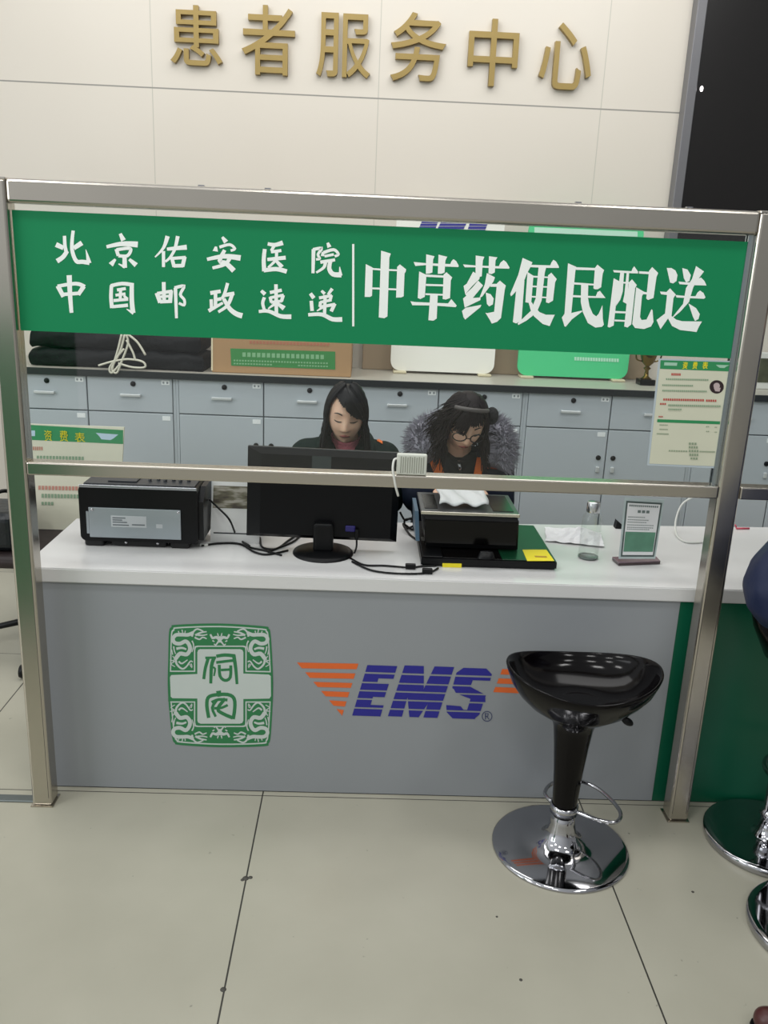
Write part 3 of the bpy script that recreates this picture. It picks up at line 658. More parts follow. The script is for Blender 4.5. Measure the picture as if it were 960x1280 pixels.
gs = thing('green_stand_board', 'green standing board on the hall floor before the left post, outside the picture', 'board', (-.62, -1.25, 0))
MB().box(-.95, -.28, -1.265, -1.245, .06, 1.38, bev=.004).build('board_panel', M_green, gs)
MB().box(-.93, -.30, -1.40, -1.11, 0, .02, bev=.004).build('foot_plate', M_steel, gs)
mb = MB()
for x in (-.9, -.33): mb.box(x-.012, x+.012, -1.268, -1.242, .02, .07)
mb.build('foot_bracket', M_steel, gs)

# ------------------------------------------------------------------ things on the worktop
ZW = .7455
# left printer
pr = thing('desktop_printer', 'black desktop printer with a silver back plate at the left end of the worktop', 'printer', (.22, .40, ZW))
def pj_(u, v, y=.30): return onY(u, v, y)
mb = MB()
P = []
for x, z in rrect(.036, .765, .405, .945, .018): P.append((x, z))
mb.prism([(x, .30, z) for x, z in P], (0, .17, 0)).build('printer_body', M_black, pr)
mb = MB()
for x in (.075, .345): mb.box(x-.03, x+.03, .305, .46, ZW, .77, bev=.006)
mb.box(.13, .30, .31, .45, ZW+.004, .77)
mb.build('printer_foot', mat('black_matte', '0c0d0e', .6), pr)
MB().box(.038, .403, .299, .306, .938, .9475, bev=.003).build('edge_trim', mat('silver_trim', 'a9adb2', .25, .8), pr)
mb = MB().box(.05, .395, .31, .46, .945, .951, bev=.002).box(.12, .21, .33, .42, .951, .956, bev=.002)
for k in range(6): mb.lathe([(0, .012), (.005, .012), (.006, 0)], c=(.245+k*.024, .36+.012*(k % 2), .951), n=10)
mb.build('control_panel', mat('panel_darkgrey', '33363a', .4), pr)
pl = MB().box(.066, .352, .295, .2995, .778, .876, bev=.002).box(.058, .066, .295, .2995, .79, .862).box(.34, .352, .2935, .296, .84, .872).build('back_plate', mat('plate_silver', 'a7b0b6', .35, .55), pr)
mb = MB()
for k, (a, b, c, d) in enumerate([(.135, .245, .815, .852), (.275, .295, .815, .828)]): mb.box(a, b, .2942, .2952, c, d)
pb = mb.build('rating_label', mat('label_lightgrey', 'c3c8cb', .5), pl)
mb = MB()
for a, b, c in ((.14, .18, .843), (.14, .17, .836), (.14, .185, .829), (.20, .24, .822), (.14, .19, .820)): mb.box(a, b, .2935, .2942, c, c+.0035)
mb.build('label_print', mat('print_dark', '6b7478', .6), pb)
mb = MB()
for x, z in ((.078, .869), (.345, .868), (.175, .760), (.275, .760)): mb.lathe([(0, .003), (.004, .003), (.005, 0)], n=10, M=Matrix.Translation((x, .2955 if z > .8 else .3095, z)) @ Matrix.Rotation(math.pi/2, 4, 'X'))
mb.build('screw', M_chrome, pr)
MB().prism([(.405, .31, .775), (.405, .46, .775), (.405, .46, .94), (.405, .36, .94), (.405, .31, .90)], (.016, 0, 0)).build('side_cover', mat('side_black', '121315', .32, spec=.3), pr)
# desk calendar / card with landscape photo
cl = thing('desk_calendar', 'white desk calendar with a landscape photo between printer and monitor', 'calendar', (.49, .42, ZW))
MB().prism([(.427, .385, ZW), (.427, .445, .952), (.427, .449, .952), (.427, .505, ZW), (.427, .50, ZW), (.427, .447, .944), (.427, .39, ZW)], (.16, 0, 0)).build('calendar_stand', mat('calendar_card', 'f0f0ee', .6), cl)
def cal(x, t): return Vector((x, .385+.06*t-.0008, ZW+.2065*t))
mb = MB(); mb.poly([cal(.432, .52), cal(.582, .52), cal(.582, .86), cal(.432, .86)])
pm_ = bpy.data.materials.new('landscape_print'); pm_.use_nodes = True; n = pm_.node_tree; b = n.nodes['Principled BSDF']
t_ = n.nodes.new('ShaderNodeTexCoord'); nz = n.nodes.new('ShaderNodeTexNoise'); nz.inputs['Scale'].default_value = 30; mp = n.nodes.new('ShaderNodeMapping'); mp.inputs['Scale'].default_value = (.6, 1, 2.2)
rp = n.nodes.new('ShaderNodeValToRGB'); rp.color_ramp.elements[0].color = lin('4f463c'); rp.color_ramp.elements[0].position = .35; rp.color_ramp.elements[1].color = lin('b8b2a6'); rp.color_ramp.elements[1].position = .65
e_ = rp.color_ramp.elements.new(.5); e_.color = lin('74705a')
n.links.new(t_.outputs['Object'], mp.inputs[0]); n.links.new(mp.outputs[0], nz.inputs['Vector']); n.links.new(nz.outputs['Fac'], rp.inputs[0]); n.links.new(rp.outputs[0], b.inputs['Base Color'])
mb.build('calendar_photo', pm_, cl)
mb = MB(); mb.poly([cal(.437, .13), cal(.577, .13), cal(.577, .15), cal(.437, .15)]); mb.build('calendar_line', M_dark, cl)

# monitor
mo = thing('monitor', 'black computer monitor seen from behind, in front of the woman in the pink collar', 'monitor', (.80, .33, ZW))
tilt = Matrix.Translation((.79, .34, .785)) @ Matrix.Rotation(-.06, 4, 'X') @ Matrix.Rotation(.012, 4, 'Y') @ Matrix.Translation((-.79, -.34, -.785))
# housing: a slab with its rear edges chamfered
def chamfer_slab(x0, x1, z0, z1, yf, yb, c):
    mb = MB(); bm = mb.bm
    A = [(x0, yf, z0), (x1, yf, z0), (x1, yf, z1), (x0, yf, z1)]; ym = yb+.018
    B = [(x0, ym, z0), (x1, ym, z0), (x1, ym, z1), (x0, ym, z1)]; Cc = [(x0+c*2, yb, z0+c*.6), (x1-c, yb, z0+c*.6), (x1-c, yb, z1-c*.8), (x0+c*2, yb, z1-c*.8)]
    R = [[bm.verts.new(tilt @ Vector(p)) for p in r] for r in (A, B, Cc)]
    for a, b in zip(R[:-1], R[1:]):
        for k in range(4): bm.faces.new((a[k], a[(k+1) % 4], b[(k+1) % 4], b[k]))
    bm.faces.new(R[0]); bm.faces.new(R[2]); return mb
chamfer_slab(.552, 1.034, .785, 1.073, .365, .318, .022).build('housing', mat('monitor_black', '08090c', .34, var=.2, spec=.22), mo)
MB().box(.552, 1.034, .336, .342, 1.066, 1.076, bev=.002, M=tilt).build('top_bezel', mat('bezel_grey', '2c3035', .35), mo)
MB().box(.565, 1.02, .3655, .367, .80, 1.06, M=tilt).build('screen', mat('screen_off', '101418', .1), mo)
MB().box(.755, .815, .3165, .319, 1.012, 1.055, M=tilt).build('vent_plate', mat('vent_grey', '30393a', .5), mo)
MB().box(.768, .832, .285, .33, .755, .85, bev=.01, seg=3).build('stand_neck', M_black, mo)
MB().lathe([(0, .014), (.03, .014), (.08, .011), (.094, .007), (.097, .002), (.097, 0), (0, 0)], c=(.80, .31, ZW), n=40).build('stand_base', M_black, mo)
MB().box(.868, .90, .3125, .319, .817, .837, bev=.003, M=tilt).build('video_socket', mat('socket_blue', '2a2470', .4), mo)
pg = MB(); pg.box(.90, .912, .30, .318, .795, .83, bev=.003); pg.tube([(.906, .305, .795), (.906, .30, .772), (.90, .285, .757)], .0035, n=6, sub=3); pg.build('power_plug', M_black, mo)

# scale with a small printer on top
sb = thing('weighing_scale', 'flat black weighing scale with painted green reflection and yellow sticker on the worktop', 'scale', (1.32, .40, ZW))
MB().prism([(1.108, .214, .752), (1.531, .214, .752), (1.531, .60, .752), (1.108, .60, .752)], (0, 0, .020)).box(1.112, 1.527, .218, .596, .748, .752).build('scale_body', M_black, sb)
MB().box(1.112, 1.175, .218, .596, .7725, .778, bev=.002).build('side_strip', M_black, sb)
MB().box(1.177, 1.36, .218, .596, .7725, .776, bev=.001, seg=1).build('glass_plate', M_blackgloss, sb)
MB().box(1.3605, 1.528, .218, .596, .7725, .776, bev=.001, seg=1).build('green_reflection', mat('reflection_green', '0a3822', .28), sb)  # green panel painting the reflection seen in the glossy black top
st = [onZ(u, v, .7768) for u, v in ((653, 687), (683, 687), (693, 701), (659, 701))]
mb = MB(); mb.prism(st, (0, 0, -.0007)); sk = mb.build('yellow_sticker', M_yellow, sb)
mb = MB(); mb.prism([onZ(u, v, .7773) for u, v in ((668, 694.5), (683, 695), (684, 697), (669, 696.5))], (0, 0, -.0004)); mb.build('sticker_print', mat('sticker_ink', 'b08a20', .5), sk)
mb = MB(); q = [onY(u, v, .2135) for u, v in ((553, 704), (577, 704.5), (577, 710.5), (553, 710))]; mb.prism(q, (0, .0004, 0)); mb.build('front_label', M_yellow, sb)
MB().box(1.118, 1.15, .37, .41, .778, .7785).build('silver_label', mat('label_silver', '8c9092', .3, .6), sb)
MB().lathe([(0, .022), (.02, .022), (.028, .0)], c=(1.31, .22, .7765), n=16, sy=.5).build('level_knob', M_black, sb)
for x in (1.14, 1.50):
    for y in (.25, .57): MB().lathe([(.014, 0), (.014, .0025), (0, .0025)], c=(x, y, ZW), n=12).build('foot', MATS['black_matte'], sb)
p2 = thing('label_printer', 'squat black label printer with a metallic top standing on the weighing scale', 'printer', (1.27, .40, .777))
mb = MB()
mb.prism([(1.128, .31, .7785), (1.128, .5, .7785), (1.112, .51, .896), (1.112, .29, .896), (1.12, .285, .88)], (.295, 0, 0)).build('printer_body', MATS['side_black'], p2)
MB().box(1.120, 1.412, .2842, .2856, .80, .875).build('front_window', M_blackgloss, p2)
MB().box(1.104, 1.416, .282, .52, .896, .903, bev=.002, seg=1).build('top_cover', mat('cover_metal', '6d7072', .28, .7), p2)
MB().box(1.104, 1.416, .279, .285, .894, .904, bev=.002).build('front_lip', mat('lip_bright', 'c9c6b8', .2, .8), p2)
MB().box(1.335, 1.40, .31, .50, .9032, .905).build('cover_window', mat('window_smoke', '2a2a28', .15), p2)
MB().box(1.118, 1.16, .32, .49, .9032, .905).build('cover_window', mat('window_smoke', '2a2a28', .15), p2)
MB().prism([(1.106, .30, .80), (1.106, .47, .80), (1.10, .49, .89), (1.10, .33, .89)], (-.012, 0, 0)).build('side_flap', mat('flap_blue', '4d6a80', .4), p2)
# white parcel bag
mb = MB(); bm = mb.bm; G = []
for j in range(13):
    row = []
    for i_ in range(17):
        s, t = i_/16, j/12
        x = 1.165+.155*s+.004*math.sin(9*t); y = .325+.19*t
        z = .906+.010+.018*math.sin(math.pi*min(1, t*1.1))*(.6+.4*math.sin(7*s+2*t))+.006*math.sin(15*s+8*t)+.035*t*t
        row.append(bm.verts.new((x, y, z)))
    G.append(row)
for j in range(12):
    for i_ in range(16): f = bm.faces.new((G[j][i_], G[j][i_+1], G[j+1][i_+1], G[j+1][i_])); f.smooth = True
o = mb.build_at('parcel_bag', mat('bag_white', 'd9dcdc', .35, bump=.2, bscale=20), (1.24, .42, .905)); tag(o, 'crumpled white parcel bag lying on top of the label printer', 'bag')
sm_ = o.modifiers.new('thick', 'SOLIDIFY'); sm_.thickness = .004; sm_.offset = 1
q = Vector((1.20, .47, .965))
MB().ball(q, .007, .006, .006, n=10).build('red_mark', mat('mark_red', 'a8486a', .5), o)

# water bottle
b = thing('water_bottle', 'clear glass water bottle with a steel cap on the worktop', 'bottle', (1.664, .35, ZW))
MB().lathe([(0, .002), (.028, .002), (.032, .008), (.033, .02), (.033, .125), (.031, .14), (.022, .152), (.020, .158), (.020, .165), (.0185, .165), (.0185, .157), (.029, .138), (.0305, .124), (.0305, .022), (.028, .013), (0, .012)], c=(1.664, .35, ZW), n=32).build('bottle_body', M_bottle, b)
MB().lathe([(0, .155), (.0205, .155), (.0215, .158), (.0215, .186), (.019, .19), (0, .19)], c=(1.664, .35, ZW), n=28).build('cap', mat('cap_steel', 'c9ccce', .2, .9), b)
MB().lathe([(0, 0), (.029, 0), (.0325, .004), (.0325, .007), (.028, .0035), (0, .0035)], c=(1.664, .35, ZW), n=28).build('base_ring', mat('bottle_base', '6f7a76', .2, .2), b)
# notice in an acrylic stand
ns = thing('notice_stand', 'clear acrylic stand holding a framed notice with a green lower half', 'sign', (1.81, .30, ZW))
bq = [onZ(u, v, ZW+.001) for u, v in ((765, 700), (773, 707), (825, 705), (818, 698))]
mb = MB(); mb.prism(bq, (0, 0, .008)); mb.build('stand_foot', mat('foot_darkred', '3a2c2e', .15, coat=.5), ns)
mb = MB(); mb.prism([p+Vector((0, 0, .008)) for p in bq], (0, 0, .003)); mb.build('foot_plate', mat('foot_clear', '75606a', .1, spec=.6), ns)
TL, TR, BR, BL = onY(781, 622, .325), onY(830.5, 625, .325), onY(819, 698.5, .298), onY(773.5, 698.5, .298)
def nq(s, t): return TL*(1-s)*(1-t)+TR*s*(1-t)+BR*s*t+BL*(1-s)*t
nn = (TR-TL).cross(BL-TL).normalized()
if nn.y > 0: nn = -nn
def npoly(name, s0, s1, t0, t1, e, m, par, thick=.0):
    mb = MB(); P = [nq(s, t)+nn*e for s, t in ((s0, t0), (s1, t0), (s1, t1), (s0, t1))]
    mb.prism(P, nn*-thick) if thick else mb.poly(P); return mb.build(name, m, par)
npoly('acrylic_sheet', 0, 1, 0, 1, 0, mat('acrylic_edge', 'b9c6c6', .1, spec=.7), ns, .004)
cd_ = npoly('notice_card', .045, .955, .05, .965, .0006, mat('card_border', '4d5a58', .5), ns, .0003)
npoly('card_face', .085, .915, .08, .935, .0011, M_paper, cd_)
npoly('card_green', .10, .90, .55, .88, .0016, mat('card_green', '5f8f78', .5, var=.25, scale=25), cd_)
mb = MB(); e = .0021
def bar(s0, s1, t0, t1): mb.poly([nq(s, t)+nn*e for s, t in ((s0, t0), (s1, t0), (s1, t1), (s0, t1))])
for k in range(15):
    s = .13+k*.05; bar(s, s+.033, .105, .135)
for k in range(3): bar(.36+k*.11, .44+k*.11, .19, .235)
for r, c in ((.30, 9), (.345, 11), (.385, 10), (.43, 14), (.47, 14), (.50, 12)):
    for k in range(c): bar(.13+k*.05, .163+k*.05, r, r+.014)
mb.build('notice_print', mat('notice_ink', '6d7a78', .6), cd_)
# crumpled paper
mb = MB(); bm = mb.bm; rnd = random.Random(4); G = []
for j in range(11):
    row = []
    for i_ in range(13):
        s, t = i_/12-.5, j/10-.5
        x = 1.665+.19*s+.03*t; y = .56+.16*t-.05*s
        z = ZW+.004+.028*max(0, 1-2.2*math.hypot(s-.1, t-.1))+.008*rnd.random()*(1 if abs(s) < .45 and abs(t) < .45 else .4)
        row.append(bm.verts.new((x+rnd.uniform(-.003, .003), y+rnd.uniform(-.003, .003), z)))
    G.append(row)
for j in range(10):
    for i_ in range(12): bm.faces.new((G[j][i_], G[j][i_+1], G[j+1][i_+1], G[j+1][i_]))
o = mb.build_at('crumpled_paper', M_paper, (1.665, .56, ZW)); tag(o, 'crumpled white paper lying behind the glass bottle', 'paper')
o.modifiers.new('thick', 'SOLIDIFY').thickness = .001
q = onZ(765, 652, ZW); q.y = .70
o = MB().prism([q+Vector((-.012, -.01, 0)), q+Vector((.03, -.01, 0)), q+Vector((-.008, -.01, .03))], (0, .03, 0)).build_at('door_wedge', M_black, tuple(q)); tag(o, 'small black wedge on the back edge of the worktop, left of the notice', 'wedge')
q = onZ(926, 661, ZW)
mb = MB().tube([q+Vector((-.022, -.01, .004)), q+Vector((.03, -.004, .004))], .0035, n=6); mb.tube([q+Vector((-.018, -.002, .004)), q+Vector((-.024, .0, .016))], .003, n=6)
o = mb.build_at('red_clip', mat('clip_red', 'c2485c', .4), tuple(q)); tag(o, 'small red clip on the worktop, right of the steel post', 'clip')

# cords on the worktop
def wire(name, lab_, pts, r, m, cat='cable', n=6, extra=None):
    mb = MB()
    for p in pts: mb.tube(p, r, n=n, sub=6)
    if extra: extra(mb)
    o = mb.build_at(name, m, tuple(Vector(pts[0][0]))); return tag(o, lab_, cat)
zc = ZW+.0035
def W_(l): return [onZ(u, v, zc) for u, v in l]
wire('black_cable', 'black cable arching out of the left printer down to the worktop', [[Vector((.424, .40, .885)), onY(275, 632, .41)+Vector((0, -.03, 0)), onY(287, 650, .34), onZ(297, 672, zc+.004), onZ(312, 682, zc)]], .0032, M_black)
wire('black_cable', 'tangle of black cables on the worktop left of the monitor foot', [W_([(252, 682), (275, 679), (300, 680), (318, 690), (335, 693), (360, 688)]), W_([(325, 672), (328, 684), (345, 686), (360, 676), (372, 668)]), W_([(303, 677), (312, 684), (330, 688), (352, 694)]), W_([(335, 690), (350, 684), (368, 676), (380, 664)])], .0035, M_black)
wb_ = MB().box(.402+.0, .428, .335, .345, ZW, ZW+.007, bev=.002); o = wb_.build_at('white_tag', M_plastw, (.415, .34, ZW)); tag(o, 'small white tag at the foot of the left printer', 'tag')
A1, A2 = onZ(513, 711, ZW), onZ(534, 717, ZW)
def ferr(mb):
    for a in (A1, A2): mb.box(a.x-.016, a.x+.016, a.y-.008, a.y+.008, ZW+.0005, ZW+.0165, bev=.003)
wire('black_cable', 'pair of black cables with two ferrite blocks running from the monitor towards the scale', [W_([(437, 697), (455, 706), (480, 707), (505, 709), (513, 710), (525, 708), (545, 707)]), W_([(440, 702), (465, 713), (500, 717), (534, 716), (548, 710)])], .003, M_black, extra=ferr)
def coil(mb):
    pass
cc = onY(512, 655, .62)
wire('coiled_cord', 'black coiled cord beside the scale, behind the monitor edge', [[onY(500, 640, .60), onY(506, 650, .6), onY(514, 648, .6), onY(518, 656, .6), onY(508, 660, .6), onY(506, 650, .6), onY(516, 650, .6), onY(516, 662, .58), onY(504, 655, .58), onZ(512, 668, zc), onZ(520, 674, zc)]], .004, M_black)
lp = [onY(866, 621, .70), onY(853, 630, .70), onY(846, 645, .69), onY(844, 660, .66)]
wire('white_cable', 'white cable curving down onto the worktop near the right post', [lp+[onZ(848, 672, zc), onZ(860, 678, zc), onZ(885, 677, zc), onZ(905, 672, zc)]], .0035, M_plastw)

# white vented box on the rail
v = thing('vented_box', 'white slotted plastic box standing on the middle steel rail', 'box', (1.05, .013, 1.0855))
MB().box(1.010, 1.093, .004, .025, 1.0855, 1.144, bev=.004, seg=3).build('box_shell', mat('box_ivory', 'c9ccc2', .45), v)
mb = MB()
for k in range(11): mb.box(1.020+k*.0062, 1.0226+k*.0062, .0030, .0042, 1.091+.001*(k % 3), 1.138-.002*(k % 2))
mb.build('vent_slot', mat('slot_shadow', '8f9286', .6), v)
cbp = MB(); cbp.tube([Vector((1.012, .012, 1.13)), Vector((1.002, .004, 1.127)), Vector((.999, -.004, 1.105)), Vector((1.003, -.006, 1.083)), Vector((1.009, -.005, 1.055)), Vector((1.018, .004, 1.025))], .0032, n=8, sub=5)
cbp.build('box_cord', M_plastw, v)

# price list on the glass
ps = thing('price_list', 'price list in a clear sleeve hung on the glass beside the right post', 'poster', (1.81, .024, 1.13))
J = dict(y=.0215, ox=800, oy=440, k=130/960)
i = Ink(.0232, 800, 440, 130/960); i.poly([(172, 60), (885, 85), (715, 1075), (65, 1045)]); i.build('clear_sleeve', mat('sleeve_clear', 'b4c0c6', .15), ps)
i = Ink(.0226, 800, 440, 130/960); i.poly([(190, 75), (845, 95), (700, 1055), (85, 1030)]); sheet = i.build('sheet', mat('sheet_pale', 'cfd0ba', .5), ps)
i = Ink(.0222, 800, 440, 130/960); i.poly([(190, 75), (845, 95), (836, 180), (185, 155)]); i.poly([(160, 620), (740, 640), (738, 668), (158, 648)]); i.build('header_band', mat('band_green', '2c8a55', .5), sheet)
i = Ink(.0219, 800, 440, 130/960); i.poly([(700, 118), (825, 122), (795, 135), (780, 148), (735, 146), (715, 132)]); i.poly([(225, 95), (345, 99), (340, 128), (222, 124)]); i.build('header_logo', mat('header_pale', '9fc8b0', .5), sheet)
for ch, (u0, u1) in zip('资费表', ((390, 445), (482, 535), (572, 632))):
    a = onY(800+u0*.1354, 440+156*.1354, .0219); c = onY(800+u1*.1354, 440+92*.1354, .0219)
    glyph_fit('header_character', ch, a.x, c.x, a.z+.000, c.z, .0221, .0003, M_yellow, sheet, .015)
def lines(spec, name, m, par, y, ox, oy, k, slope=.03):
    i = Ink(y, ox, oy, k)
    for x0, x1, yy, h, w in spec:
        x = x0
        while x < x1:
            i.poly([(x, yy+(x-x0)*slope), (x+w*.7, yy+(x+w*.7-x0)*slope), (x+w*.7, yy+h+(x+w*.7-x0)*slope), (x, yy+h+(x-x0)*slope)]); x += w
    return i.build(name, m, par)
lines([(290, 365, 195, 22, 18), (215, 590, 428, 20, 20), (610, 710, 438, 20, 20), (185, 240, 470, 16, 20), (172, 212, 590, 12, 14)], 'print_red', M_red, sheet, .0220, 800, 440, .1354, .02)
lines([(240, 620, 242, 16, 18), (205, 490, 298, 14, 18), (205, 605, 348, 14, 18), (260, 735, 482, 16, 18), (260, 370, 520, 14, 18)], 'print_green', mat('ink_softgreen', '86a084', .6), sheet, .0220, 800, 440, .1354, .02)
lines([(180, 260, 668, 10, 16), (180, 250, 708, 10, 16), (155, 265, 748, 12, 14), (610, 640, 685, 8, 16), (690, 712, 690, 8, 12), (610, 640, 728, 8, 16), (690, 712, 735, 8, 12), (265, 430, 905, 12, 22), (550, 690, 912, 12, 16),
       (450, 520, 835, 20, 26), (450, 535, 868, 20, 22), (450, 530, 902, 20, 24), (455, 530, 936, 22, 22), (465, 515, 972, 18, 24)], 'print_grey', mat('ink_faint', '8c9c82', .6), sheet, .0220, 800, 440, .1354, .03)
i = Ink(.0220, 800, 440, .1354); i.disc((708, 322), 66, 0, 24, 62); i.disc((708, 312), 30, 1, 16, 28); i.poly([(680, 330), (745, 330), (735, 365), (695, 362)], 1)
i.build('round_picture', [mat('picture_dark', '2c1c20', .5), mat('picture_pale', 'b9a8a8', .5)], sheet)
i = Ink(.0222, 800, 440, .1354); 

# ------------------------------------------------------------------ office chairs, price board
def office_chair(loc, lab_, seatm, back=True, rot=0, br=.365):
    c = thing('office_chair', lab_, 'chair', loc, 'swivel chairs behind the counter'); x, y, z = loc; R4 = Matrix.Translation(loc) @ Matrix.Rotation(rot, 4, 'Z')
    mb = MB()
    for k in range(5):
        a = 2*math.pi*k/5-.314
        mb.tube([(0, 0, .10), (.12*math.cos(a), .12*math.sin(a), .10), ((br-.015)*math.cos(a), (br-.015)*math.sin(a), .065)], .018, n=8, r1=.012)
        p = Vector((br*math.cos(a), br*math.sin(a), .028)); mb.lathe([(0, -.012), (.026, -.012), (.028, 0), (.026, .012), (0, .012)], n=14, M=Matrix.Translation(p) @ Matrix.Rotation(a, 4, 'Z') @ Matrix.Rotation(math.pi/2, 4, 'X'))
    for v_ in mb.bm.verts: v_.co = R4 @ v_.co
    mb.build('star_base', M_black, c)
    mb = MB(); mb.lathe([(.03, .08), (.03, .25), (.018, .25), (.018, .40), (.05, .405), (0, .405)], n=16); [setattr(v_, 'co', R4 @ v_.co) for v_ in mb.bm.verts]; mb.build('gas_lift', M_chrome, c)
    MB().box(-.232, .232, -.24, .22, .405, .462, bev=.025, seg=3, M=R4).build('seat', seatm, c)
    if back:
        MB().box(-.22, .22, .235, .285, .55, .84, bev=.022, seg=3, M=R4).build('backrest', seatm, c)
        mb = MB(); mb.tube([(0, .10, .40), (0, .27, .41), (0, .30, .55), (0, .295, .70)], .018, n=8, sub=4); [setattr(v_, 'co', R4 @ v_.co) for v_ in mb.bm.verts]; mb.build('back_bracket', M_black, c)
        mb = MB()
        for s in (-1, 1): mb.tube([(s*.20, 0, .42), (s*.27, 0, .45), (s*.275, -.02, .62), (s*.275, .12, .63), (s*.275, .17, .62)], .014, n=8, sub=4)
        [setattr(v_, 'co', R4 @ v_.co) for v_ in mb.bm.verts]; mb.build('armrest', M_black, c)
    return c
M_seatp = mat('seat_pattern', '241a1a', .6, var=.9, scale=32)
office_chair((-.40, 1.20, 0), 'dark brown office chair holding the price board, left of the worktop', M_seatp)
hb_ = thing('handbag', 'black handbag lying on the dark brown chair, left of the price board', 'bag', (-.55, 1.13, .463))
MB().box(-.64, -.46, 1.0, 1.26, .4635, .625, bev=.035, seg=4).build('bag_body', mat('bag_black', '10161a', .35, bump=.4, bscale=25), hb_)
mb = MB(); mb.tube([(-.60, 1.07, .60), (-.585, 1.08, .66), (-.55, 1.13, .685), (-.515, 1.18, .66), (-.50, 1.19, .60)], .008, n=8, sub=5); mb.build('bag_strap', M_black, hb_)
MB().box(-.575, -.525, .994, 1.001, .54, .565, bev=.003).build('buckle', M_chrome, hb_)
pbd = thing('price_board', 'white price board with a green header standing on the brown chair behind the printer', 'board', (-.35, 1.36, .465))
MB().prism([(-.60, 1.325, .464), (-.14, 1.325, .464), (-.112, 1.38, .918), (-.60, 1.38, .918)], (0, .012, 0)).build('board_panel', M_cream, pbd)
def pb_map(u, v):
    q = onY(u, v, 1.35); t = (q.z-.464)/.454; y = 1.325+.055*t; q = onY(u, v, y); q.y -= .0012; return q
i = Ink(0, mapf=pb_map); i.poly([(20, 530), (154, 537.5), (154, 555), (20, 549)]); hb = i.build('header_band', MATS['band_green'], pbd)
i = Ink(0, mapf=pb_map); i.e = .0006
i.poly([(120, 541), (148, 543), (142, 548), (138, 550), (127, 549), (124, 545)]); i.poly([(39, 538), (44, 538), (44, 545), (39, 545)]); i.build('header_logo', mat('header_pale2', 'b8cfe0', .5), hb)
for ch, (u0, u1, v0, v1) in zip('资费表', ((56, 65, 537.5, 551), (75, 85, 538, 551.5), (94, 106.5, 540.5, 552.5))):
    a = pb_map(u0, v1); c_ = pb_map(u1, v0); glyph_fit('header_character', ch, a.x, c_.x, a.z, c_.z, a.y+.0003, .0006, M_yellow, hb, .0)
def pbl(spec, name, m):
    i = Ink(0, mapf=pb_map); i.e = .0004
    for x0, x1, y0, h, w in spec:
        x = x0
        while x < x1: i.poly([(x, y0+(x-x0)*.02), (x+w*.7, y0+(x-x0)*.02), (x+w*.7, y0+h+(x-x0)*.02), (x, y0+h+(x-x0)*.02)]); x += w
    i.build(name, m, pbd)
pbl([(36, 52, 558, 4.5, 2.6), (48, 101, 607, 5, 4.2)], 'print_red', mat('ink_pink', 'c08878', .6))
pbl([(46, 106, 569.5, 5, 4), (52, 100, 617, 5, 4), (52, 66, 627, 4, 4)], 'print_green', mat('ink_softgreen', '86a084', .6))

# ------------------------------------------------------------------ bar stools
M_bowl = mat('stool_black', '060405', .12, var=.1, spec=.2)
bs = thing('bar_stool', 'black glossy bowl seat bar stool with chrome disc base in front of the grey counter', 'stool', (1.54, -.135, 0))
def bowl_fn(p, a):
    w = max(0, min(1, (p.z-.44)/.05)); r = math.hypot(p.x, p.y)
    k = max(0, min(1, (p.z-.52)/.09))
    p.y *= 1-.25*w; p.x += .012*w; p.z = .443+(p.z-.443)*.84 if p.z > .443 else p.z; p.z -= .036*k*math.sin(a)**2
    return p
MB().lathe([(.031, .112), (.033, .12), (.036, .16), (.042, .26), (.050, .35), (.056, .40), (.063, .425), (.078, .443), (.105, .455), (.142, .478), (.175, .513), (.199, .555), (.213, .598), (.218, .618), (.216, .624), (.211, .622), (.204, .600), (.185, .560), (.150, .525), (.10, .505), (.05, .498), (0, .496)],
           c=(1.54, -.135, 0), n=56, fn=bowl_fn).build('seat_shell', M_bowl, bs)
MB().lathe([(0, 0), (.2, 0), (.201, .004), (.199, .008), (.19, .011), (.12, .017), (.075, .026), (.052, .042), (.041, .065), (.036, .09), (.034, .108), (.031, .112), (.031, .118), (0, .118)], c=(1.54, -.135, 0), n=64).build('chrome_base', M_chrome, bs)
mb = MB(); mb.tube([(1.545, -.145, .135), (1.573, -.158, .137), (1.625, -.195, .139), (1.672, -.205, .14), (1.698, -.165, .14), (1.690, -.10, .14), (1.655, -.03, .14), (1.60, .0, .14), (1.535, -.015, .14), (1.497, -.065, .14), (1.505, -.105, .138), (1.535, -.128, .136)], .006, n=10, sub=6)
mb.lathe([(.036, .122), (.041, .124), (.041, .148), (.037, .15)], c=(1.54, -.135, 0), n=24)
mb.build('footrest', M_chrome, bs)
mb = MB(); mb.tube([(1.60, -.15, .475), (1.645, -.16, .463), (1.672, -.165, .447)], .006, n=8); mb.ball((1.681, -.167, .441), .02, .011, .011, n=14, M=Matrix.Rotation(.55, 4, 'Y')); mb.build('height_lever', M_black, bs)

